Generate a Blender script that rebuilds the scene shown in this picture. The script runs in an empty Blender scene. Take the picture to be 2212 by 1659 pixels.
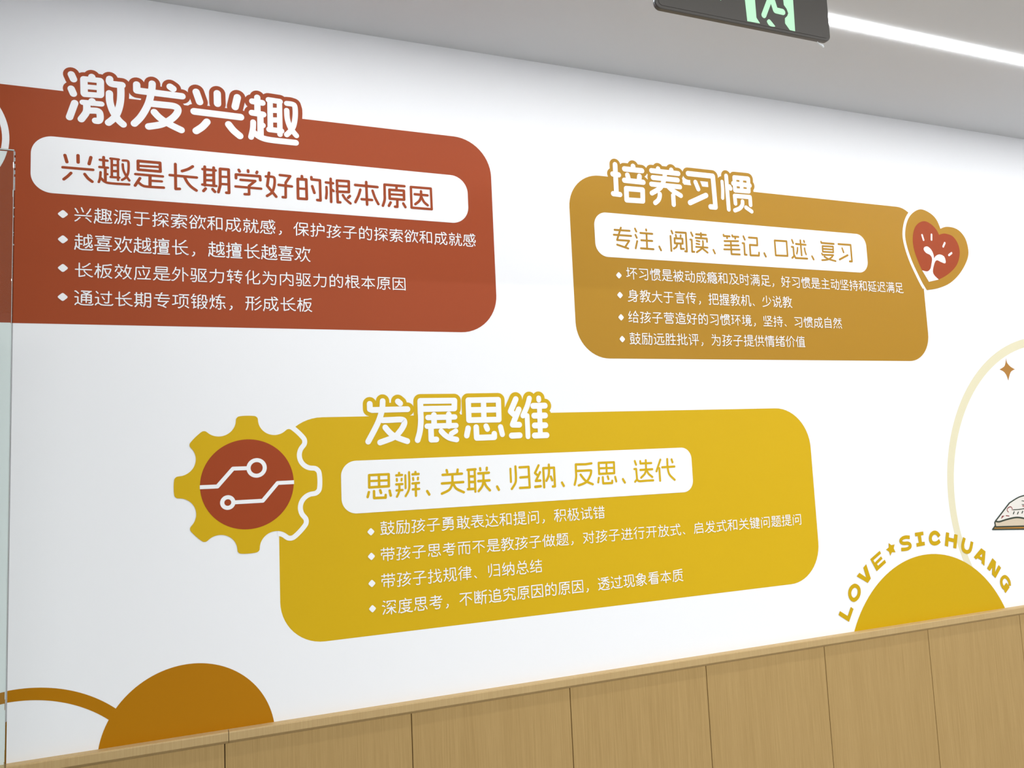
import bpy, math, random
import numpy as np
from mathutils import Matrix, Vector
from mathutils.geometry import tessellate_polygon

# ---------------------------------------------------------------- camera
EYE = 1.60                       # eye height
D = 1.95                         # distance from the eye to the printed wall
FPX = 1760.9166                  # focal length in pixels of the 2212 px wide frame
YAW, PITCH, ROLL = 0.3904, 0.0988, -0.0454


def axes(y, p, r):
    f = np.array([math.sin(y)*math.cos(p), math.cos(y)*math.cos(p), math.sin(p)])
    rt = np.array([math.cos(y), -math.sin(y), 0.0])
    up = np.cross(rt, f)
    return rt*math.cos(r)+up*math.sin(r), -rt*math.sin(r)+up*math.cos(r), f


RT, UP, FW = axes(YAW, PITCH, ROLL)
scene = bpy.context.scene
cam_data = bpy.data.cameras.new('camera')
cam_data.sensor_width = 36.0
cam_data.lens = FPX/2212*36.0
cam_data.clip_start = 0.02
cam = bpy.data.objects.new('camera', cam_data)
scene.collection.objects.link(cam)
cam.matrix_world = Matrix(((RT[0], UP[0], -FW[0], 0), (RT[1], UP[1], -FW[1], 0),
                           (RT[2], UP[2], -FW[2], EYE), (0, 0, 0, 1)))
scene.camera = cam

# ---------------------------------------------------------------- light
world = bpy.data.worlds.new('world')
scene.world = world
world.use_nodes = True
bg = world.node_tree.nodes['Background']
bg.inputs[0].default_value = (0.96, 0.99, 1.06, 1)
bg.inputs[1].default_value = 0.30
STRIP_POWER = 46.0                # emission of the ceiling strip's diffuser


def area(name, loc, sx, sy, power, col, rot=(0, 0, 0)):
    l = bpy.data.lights.new(name, 'AREA')
    l.shape = 'RECTANGLE'
    l.size, l.size_y, l.energy, l.color = sx, sy, power, col
    o = bpy.data.objects.new(name, l)
    o.location = loc
    o.rotation_euler = rot
    scene.collection.objects.link(o)


# unseen fill lights added overhead, behind the viewer, to brighten the wall evenly
area('fill_light', (2.0, -0.3, 2.69), 4.5, 0.05, 99, (0.96, 0.99, 1))
area('fill_light', (2.2, -2.0, 2.69), 4.6, 0.05, 99, (0.96, 0.99, 1))
vs = scene.view_settings
vs.view_transform = 'Standard'
vs.look = 'None'
vs.gamma = 1
vs.use_curve_mapping = False
vs.exposure = 0.0


# ---------------------------------------------------------------- helpers
def P(px, py, y=D):
    """photograph pixel -> (x, z) on the vertical plane at distance y"""
    a = (px-1106)/FPX
    b = -(py-829.5)/FPX
    d = FW+a*RT+b*UP
    return (d[0]/d[1]*y, d[2]/d[1]*y+EYE)


def rpx(px, py, r, y=D):
    """radius in pixels at that place -> metres"""
    x0, z0 = P(px, py, y)
    x1, z1 = P(px+1, py, y)
    x2, z2 = P(px, py+1, y)
    return r*math.sqrt(abs((x1-x0)*(z2-z0)-(x2-x0)*(z1-z0)))


def lin(c):
    return tuple(((v/255)/12.92 if v/255 <= 0.04045 else ((v/255+0.055)/1.055)**2.4) for v in c)


def mat(name, rgb, rough=0.55, spec=0.3, var=0.0, scale=3.0, metallic=0.0):
    m = bpy.data.materials.new(name)
    m.use_nodes = True
    nt = m.node_tree
    b = nt.nodes['Principled BSDF']
    c = lin(rgb)
    b.inputs['Base Color'].default_value = (*c, 1)
    b.inputs['Roughness'].default_value = rough
    b.inputs['Specular IOR Level'].default_value = spec
    b.inputs['Metallic'].default_value = metallic
    if var > 0:
        tc = nt.nodes.new('ShaderNodeTexCoord')
        n = nt.nodes.new('ShaderNodeTexNoise')
        n.inputs['Scale'].default_value = scale
        n.inputs['Detail'].default_value = 4
        r = nt.nodes.new('ShaderNodeMapRange')
        r.inputs[3].default_value = 1-var
        r.inputs[4].default_value = 1+var
        mx = nt.nodes.new('ShaderNodeVectorMath')
        mx.operation = 'SCALE'
        mx.inputs[0].default_value = c
        nt.links.new(tc.outputs['Object'], n.inputs['Vector'])
        nt.links.new(n.outputs['Fac'], r.inputs[0])
        nt.links.new(r.outputs[0], mx.inputs['Scale'])
        nt.links.new(mx.outputs[0], b.inputs['Base Color'])
    return m


def emit(name, col, strength, base=0.8):
    m = bpy.data.materials.new(name)
    m.use_nodes = True
    nt = m.node_tree
    b = nt.nodes['Principled BSDF']
    b.inputs['Base Color'].default_value = (base, base, base, 1)
    b.inputs['Emission Color'].default_value = (*col, 1)
    b.inputs['Emission Strength'].default_value = strength
    return m


def wood(name, c1, c2):
    m = bpy.data.materials.new(name)
    m.use_nodes = True
    nt = m.node_tree
    b = nt.nodes['Principled BSDF']
    b.inputs['Roughness'].default_value = 0.5
    b.inputs['Specular IOR Level'].default_value = 0.25
    tc = nt.nodes.new('ShaderNodeTexCoord')
    oi = nt.nodes.new('ShaderNodeObjectInfo')
    ad = nt.nodes.new('ShaderNodeVectorMath')
    ad.operation = 'ADD'
    sc = nt.nodes.new('ShaderNodeVectorMath')
    sc.operation = 'MULTIPLY'
    sc.inputs[1].default_value = (420, 420, 7)
    n = nt.nodes.new('ShaderNodeTexNoise')
    n.inputs['Scale'].default_value = 1.0
    n.inputs['Detail'].default_value = 5
    n.inputs['Roughness'].default_value = 0.65
    n2 = nt.nodes.new('ShaderNodeTexNoise')
    n2.inputs['Scale'].default_value = 1.0
    n2.inputs['Detail'].default_value = 2
    sc2 = nt.nodes.new('ShaderNodeVectorMath')
    sc2.operation = 'MULTIPLY'
    sc2.inputs[1].default_value = (24, 24, 0.8)
    av = nt.nodes.new('ShaderNodeMath')
    av.operation = 'MULTIPLY_ADD'
    av.inputs[1].default_value = 0.28
    cr = nt.nodes.new('ShaderNodeValToRGB')
    cr.color_ramp.elements[0].position = 0.36
    cr.color_ramp.elements[0].color = (*lin(c1), 1)
    cr.color_ramp.elements[1].position = 0.80
    cr.color_ramp.elements[1].color = (*lin(c2), 1)
    L = nt.links.new
    L(tc.outputs['Object'], ad.inputs[0])
    L(oi.outputs['Random'], ad.inputs[1])
    L(ad.outputs[0], sc.inputs[0])
    L(ad.outputs[0], sc2.inputs[0])
    L(sc.outputs[0], n.inputs['Vector'])
    L(sc2.outputs[0], n2.inputs['Vector'])
    L(n2.outputs['Fac'], av.inputs[0])
    L(n.outputs['Fac'], av.inputs[2])
    L(av.outputs[0], cr.inputs[0])
    L(cr.outputs[0], b.inputs['Base Color'])
    return m


WHITE = mat('white_wall_paint', (245, 245, 247), 0.6, 0.2, 0.008, 2.0)
PRINTW = mat('white_print', (246, 246, 247), 0.6, 0.2)
CEIL = mat('ceiling_paint', (212, 213, 215), 0.8, 0.1, 0.01, 1.5)
RED = mat('brick_red_print', (160, 72, 38), 0.5, 0.15, 0.015, 5)
DRED = mat('deep_red_print', (160, 68, 32), 0.5, 0.15)
GOLD = mat('ochre_print', (176, 130, 38), 0.5, 0.15, 0.015, 5)
YEL = mat('yellow_print', (212, 172, 20), 0.5, 0.15, 0.015, 5)
YEL2 = mat('mustard_print', (203, 163, 8), 0.5, 0.15, 0.01, 5)
ORA = mat('dark_orange_print', (180, 118, 2), 0.5, 0.15, 0.01, 5)
CREAM = mat('cream_print', (228, 220, 188), 0.6, 0.2)
BROWN = mat('brown_print', (176, 122, 50), 0.5, 0.3)
INK = mat('dark_green_ink', (50, 60, 46), 0.5, 0.3)
REDINK = mat('red_ink', (140, 40, 45), 0.5, 0.3)
PAGE = mat('page_print', (232, 226, 218), 0.6, 0.2)
PAGEB = mat('page_block_print', (212, 196, 172), 0.6, 0.2)
COVER = mat('book_cover_print', (190, 132, 56), 0.6, 0.2)
WOODB = wood('oak_board', (162, 131, 80), (180, 149, 97))
WOODR = wood('oak_rail', (180, 150, 102), (192, 164, 116))
GAP = mat('joint_shadow_gap', (70, 52, 32), 0.8, 0.1)
SIGNB = mat('sign_housing', (78, 74, 70), 0.35, 0.5)
SIGNE = mat('sign_edge_metal', (120, 124, 128), 0.25, 0.6, metallic=0.6)
GREEN = emit('sign_glow', lin((188, 248, 202)), 1.05, 0.03)
STRIP = emit('strip_diffuser', (0.96, 0.985, 1.0), STRIP_POWER)
ALU = mat('aluminium', (200, 200, 200), 0.4, 0.5, metallic=0.8)
FLOORM = mat('floor_vinyl', (168, 166, 162), 0.45, 0.4, 0.04, 3)
PLASTIC = mat('clear_white_plastic', (235, 240, 245), 0.15, 0.8)

COL = scene.collection


def tag(o, label=None, cat=None, group=None, kind=None):
    if label:
        o['label'] = label
    if cat:
        o['category'] = cat
    if group:
        o['group'] = group
    if kind:
        o['kind'] = kind
    return o


def empty(name, loc, label=None, cat=None, group=None):
    o = bpy.data.objects.new(name, None)
    o.location = loc
    o.empty_display_size = 0.05
    COL.objects.link(o)
    return tag(o, label, cat, group)


def link_mesh(name, verts, faces, m, parent=None, smooth=False):
    me = bpy.data.meshes.new(name)
    if parent is not None:
        px, py, pz = parent.matrix_basis.translation if parent.parent is None else (
            parent.parent.matrix_basis.translation + parent.matrix_basis.translation)
        verts = [(v[0]-px, v[1]-py, v[2]-pz) for v in verts]
    me.from_pydata([tuple(v) for v in verts], [], faces)
    me.materials.append(m)
    if smooth:
        for p in me.polygons:
            p.use_smooth = True
    me.update()
    o = bpy.data.objects.new(name, me)
    COL.objects.link(o)
    if parent is not None:
        o.parent = parent
    return o


def box(name, lo, hi, m, parent=None, bevel=0.0):
    x0, y0, z0 = lo
    x1, y1, z1 = hi
    v = [(x0, y0, z0), (x1, y0, z0), (x1, y1, z0), (x0, y1, z0), (x0, y0, z1), (x1, y0, z1), (x1, y1, z1), (x0, y1, z1)]
    f = [(0, 3, 2, 1), (4, 5, 6, 7), (0, 1, 5, 4), (1, 2, 6, 5), (2, 3, 7, 6), (3, 0, 4, 7)]
    o = link_mesh(name, v, f, m, parent)
    if bevel:
        b = o.modifiers.new('bevel', 'BEVEL')
        b.width = bevel
        b.segments = 3
    return o


class Flat:
    """flat print on the vertical plane y; strokes and outlines, facing the room (-y)"""
    def __init__(self, lift=0.0006, y=D):
        self.v, self.f, self.k, self.lift, self.y = [], [], 0, lift, y

    def ly(self):
        self.k += 1
        return self.y-self.lift-(self.k % 24)*1.2e-5

    def poly(self, pts):
        # drop repeated points, orient so that the face looks towards -y
        q = [pts[0]]
        for p in pts[1:]:
            if abs(p[0]-q[-1][0])+abs(p[1]-q[-1][1]) > 1e-6:
                q.append(p)
        y = self.ly()
        b = len(self.v)
        tri = tessellate_polygon([[Vector((p[0], p[1], 0)) for p in q]])
        self.v += [(p[0], y, p[1]) for p in q]
        for t in tri:
            a, c, d = (q[i] for i in t)
            cr = (c[0]-a[0])*(d[1]-a[1])-(c[1]-a[1])*(d[0]-a[0])
            self.f.append(tuple(b+i for i in (t if cr > 0 else t[::-1])))

    def disc(self, c, r, n=12):
        y = self.ly()
        b = len(self.v)
        self.v += [(c[0]+r*math.cos(2*math.pi*i/n), y, c[1]+r*math.sin(2*math.pi*i/n)) for i in range(n)]
        self.f.append(tuple(range(b, b+n)))

    def seg(self, p, q, r):
        dx, dz = q[0]-p[0], q[1]-p[1]
        L = math.hypot(dx, dz)
        if L < 1e-7:
            return
        nx, nz = -dz/L*r, dx/L*r
        y = self.ly()
        b = len(self.v)
        self.v += [(p[0]-nx, y, p[1]-nz), (q[0]-nx, y, q[1]-nz), (q[0]+nx, y, q[1]+nz), (p[0]+nx, y, p[1]+nz)]
        self.f.append((b, b+1, b+2, b+3))

    def stroke(self, pts, r, closed=False, n=12, caps=True, whole=False):
        """constant width ribbon with round joins and ends, built without overlaps"""
        q = [np.array(pts[0], float)]
        for p in pts[1:]:
            p = np.array(p, float)
            if np.linalg.norm(p-q[-1]) > 1e-5:
                q.append(p)
        if closed and np.linalg.norm(q[0]-q[-1]) < 1e-5:
            q.pop()
        m = len(q)
        if m == 1:
            return self.disc(q[0], r, n*2)
        if not whole:
            cuts = []
            for i in (range(m) if closed else range(1, m-1)):
                u, w = q[i]-q[i-1], q[(i+1) % m]-q[i]
                lu, lw = np.linalg.norm(u), np.linalg.norm(w)
                th = math.acos(max(-1, min(1, float(u @ w)/lu/lw)))
                if th > 0.5 or r*math.tan(th/2) > 0.85*min(lu, lw):
                    cuts.append(i)
            if len(cuts) > 3 and not closed:      # tight curve: fewer, longer pieces
                k = [q[0]]
                for p in q[1:-1]:
                    if np.linalg.norm(p-k[-1]) > 0.45*r and np.linalg.norm(p-q[-1]) > 0.3*r:
                        k.append(p)
                q = k+[q[-1]]
                cuts = list(range(1, len(q)-1))
            if cuts:
                if closed:
                    q = q[cuts[0]:]+q[:cuts[0]]+[q[cuts[0]]]
                    cuts = [c-cuts[0] for c in cuts[1:]]
                cuts = [0]+cuts+[len(q)-1]
                for a, b in zip(cuts[:-1], cuts[1:]):
                    self.stroke(q[a:b+1], r, False, n, True if (caps or 0 < a or b < len(q)-1) else False, True)
                return
        y = self.ly()
        ns = m if closed else m-1
        d = [(q[(i+1) % m]-q[i]) for i in range(ns)]
        L = [np.linalg.norm(v) for v in d]
        d = [v/l for v, l in zip(d, L)]
        nr = [np.array((-v[1], v[0])) for v in d]
        A = [[None, None] for _ in range(ns)]     # left edge start, end
        B = [[None, None] for _ in range(ns)]     # right edge start, end
        polys = []

        def cap(c, a0):
            k = max(4, n//2)
            return [(c[0]+r*math.cos(a0+math.pi*j/k), c[1]+r*math.sin(a0+math.pi*j/k)) for j in range(k+1)]
        for i in range(m):
            if not closed and i in (0, m-1):
                s_ = 0 if i == 0 else ns-1
                e = 0 if i == 0 else 1
                A[s_][e], B[s_][e] = q[i]+nr[s_]*r, q[i]-nr[s_]*r
                if caps:
                    ang = math.atan2(nr[s_][1], nr[s_][0])+(0 if i == 0 else math.pi)
                    polys.append(cap(q[i], ang))
                continue
            a, b = (i-1) % ns, i % ns
            cr = d[a][0]*d[b][1]-d[a][1]*d[b][0]
            ct = max(-0.9999, min(1, float(d[a] @ d[b])))
            th = math.acos(ct)
            if th < 0.02:
                A[a][1] = A[b][0] = q[i]+nr[a]*r
                B[a][1] = B[b][0] = q[i]-nr[a]*r
                continue
            bis = nr[a]+nr[b]
            bis = bis/max(1e-9, np.linalg.norm(bis))
            mit = r/max(0.05, math.cos(th/2))
            mit = min(mit, math.hypot(r, min(L[a], L[b])))
            sg = 1 if cr > 0 else -1            # left turn: inner side is left
            I = q[i]+bis*mit*sg
            o0, o1 = q[i]-nr[a]*r*sg, q[i]-nr[b]*r*sg
            a0 = math.atan2(*(o0-q[i])[::-1])
            k = max(1, int(math.ceil(th/0.35)))
            fan = [q[i]+r*np.array((math.cos(a0+sg*th*j/k), math.sin(a0+sg*th*j/k))) for j in range(k+1)]
            if sg > 0:
                A[a][1] = A[b][0] = I
                B[a][1], B[b][0] = o0, o1
            else:
                B[a][1] = B[b][0] = I
                A[a][1], A[b][0] = o0, o1
            polys.append([tuple(I)]+[tuple(f) for f in fan])
        for i in range(ns):
            polys.append([tuple(B[i][0]), tuple(B[i][1]), tuple(A[i][1]), tuple(A[i][0])])
        for pl in polys:
            ar = sum(pl[j][0]*pl[(j+1) % len(pl)][1]-pl[(j+1) % len(pl)][0]*pl[j][1] for j in range(len(pl)))
            if abs(ar) < 1e-12:
                continue
            if ar < 0:
                pl = pl[::-1]
            b = len(self.v)
            self.v += [(p[0], y, p[1]) for p in pl]
            self.f.append(tuple(range(b, b+len(pl))))

    def halo(self, pts, r, keep=lambda x: True):
        """closed band of width r outside a closed outline"""
        ar = sum(pts[j][0]*pts[(j+1) % len(pts)][1]-pts[(j+1) % len(pts)][0]*pts[j][1] for j in range(len(pts)))
        if ar < 0:
            pts = pts[::-1]
        m = len(pts)
        q = [np.array(p, float) for p in pts]
        y = self.ly()
        b = len(self.v)
        for i in range(m):
            u, w = q[i]-q[i-1], q[(i+1) % m]-q[i]
            u, w = u/max(1e-9, np.linalg.norm(u)), w/max(1e-9, np.linalg.norm(w))
            nn = np.array((u[1]+w[1], -u[0]-w[0]))
            nn = nn/max(1e-9, np.linalg.norm(nn))
            c = max(0.55, math.sqrt(max(0, (1+float(u @ w))/2)))
            o = q[i]+nn*r/c
            self.v += [(q[i][0], y, q[i][1]), (o[0], y, o[1])]
        for i in range(m):
            j = (i+1) % m
            if keep(q[i][0]):
                self.f.append((b+2*i, b+2*i+1, b+2*j+1, b+2*j))

    def build(self, name, m, parent=None):
        return link_mesh(name, self.v, self.f, m, parent)


def catmull(p, n=6, closed=False):
    p = [np.array(q, float) for q in p]
    m = len(p)
    out = []
    rng = range(m) if closed else range(m-1)
    for i in rng:
        p0 = p[(i-1) % m] if (closed or i > 0) else p[0]
        p1, p2 = p[i], p[(i+1) % m]
        p3 = p[(i+2) % m] if (closed or i+2 < m) else p[-1]
        for k in range(n):
            t = k/n
            out.append(tuple(0.5*((2*p1)+(-p0+p2)*t+(2*p0-5*p1+4*p2-p3)*t*t+(-p0+3*p1-3*p2+p3)*t**3)))
    if not closed:
        out.append(tuple(p[-1]))
    return out


def traced(txt, ox, oy, s, r0, w0=0):
    """'x,y x,y ...' centre lines, one stroke per ';'  ~ smooth, * closed, rN half width"""
    res = []
    word = w0
    for st in txt.replace('\n', ' ').split(';'):
        w = st.split()
        if not w:
            continue
        if w[0] == '|':               # next word
            word += 1
            w = w[1:]
        sm = cl = False
        r = r0
        pts = []
        for t in w:
            if t == '~':
                sm = True
            elif t == '*':
                cl = True
            elif t[0] == 'r':
                r = float(t[1:])
            else:
                a, b = t.split(',')
                pts.append((float(a), float(b)))
        if sm:
            pts = catmull(pts, 6, cl)
        px = [(ox+a/s, oy+b/s) for a, b in pts]
        cx = sum(a for a, b in px)/len(px)
        cy = sum(b for a, b in px)/len(px)
        res.append(([P(a, b) for a, b in px], rpx(cx, cy, r/s), (cx, cy), cl, word))
    return res


def rrect(x0, x1, z0, z1, r, n=14):
    """r = radii bottom-left, bottom-right, top-right, top-left"""
    pts = []
    for (cx, cz, rr, a0) in ((x0+r[0], z0+r[0], r[0], 180), (x1-r[1], z0+r[1], r[1], 270),
                             (x1-r[2], z1-r[2], r[2], 0), (x0+r[3], z1-r[3], r[3], 90)):
        for k in range(n+1):
            a = math.radians(a0+90*k/n)
            pts.append((cx+rr*math.cos(a), cz+rr*math.sin(a)))
    return pts


def circle3(a, b, c):
    ax, ay = a
    bx, by = b
    cx, cy = c
    d = 2*(ax*(by-cy)+bx*(cy-ay)+cx*(ay-by))
    ux = ((ax*ax+ay*ay)*(by-cy)+(bx*bx+by*by)*(cy-ay)+(cx*cx+cy*cy)*(ay-by))/d
    uy = ((ax*ax+ay*ay)*(cx-bx)+(bx*bx+by*by)*(ax-cx)+(cx*cx+cy*cy)*(bx-ax))/d
    return ux, uy, math.hypot(ax-ux, ay-uy)


def crop(ox, oy, s, pts):
    return [P(ox+a/s, oy+b/s) for a, b in pts]

# ---------------------------------------------------------------- setting
ZC = EYE+0.5657*D                # ceiling height
ZR = EYE-0.2793*D                # top of the wood wainscot rail
XL, XR = -2.6, 6.2
struct = 'structure'
tag(box('wall_back', (XL, D, 0), (XR, D+0.12, ZC), WHITE), kind=struct)
tag(box('ceiling', (XL, -3.2, ZC), (XR, D+0.12, ZC+0.1), CEIL), kind=struct)
tag(box('floor', (XL, -3.2, -0.1), (XR, D+0.12, 0), FLOORM), kind=struct)

# wainscot: backing, boards one by one, rail in two lengths
YB = D-0.012                     # face of the boards
YRAIL = D-0.021                  # face of the rail
zb = ZR-0.0275                   # top edge of the boards
wains = box('trim_1', (XL, D-0.003, 0), (XR, D, ZR-0.012), GAP)
tag(wains, kind=struct)
pitch = 0.214*YB
xj = 0.0459*YB
i = -6
while xj+i*pitch < XR-0.1:
    a, b = xj+i*pitch+0.0009, xj+(i+1)*pitch-0.0009
    i += 1
    if b < XL+0.2:
        continue
    o = box('panel', (a, YB, 0.10), (b, D-0.003, zb+0.006), WOODB, wains)
    bv = o.modifiers.new('bevel', 'BEVEL')
    bv.width = 0.0008
    bv.segments = 1
rail = tag(box('trim_2', (XL, D-0.006, ZR-0.026), (XR, D, ZR-0.002), GAP), kind=struct)
xs = P(494, 1575, YRAIL)[0]


def rail_piece(x0, x1):
    prof = [(D, ZR), (YRAIL+0.003, ZR), (YRAIL+0.0008, ZR-0.0008), (YRAIL, ZR-0.003), (YRAIL, ZR-0.0185),
            (YRAIL+0.0006, ZR-0.0195), (YB-0.0006, ZR-0.0262), (D, ZR-0.0262)]
    n = len(prof)
    v = [(x, p[0], p[1]) for x in (x0, x1) for p in prof]
    f = [tuple(range(n))[::-1], tuple(range(n, 2*n))]
    f += [(k, (k+1) % n, n+(k+1) % n, n+k) for k in range(n)]
    return link_mesh('rail_length', v, f, WOODR, rail)


rail_piece(XL, xs-0.0006)
rail_piece(xs+0.0006, XR)
base = tag(box('baseboard_back', (XL, D-0.018, 0), (XR, D-0.003, 0.10), WOODR, bevel=0.001), kind=struct)
tag(box('wall_right', (XR, -3.2, 0), (XR+0.1, D+0.12, ZC), WHITE), kind=struct)

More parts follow.
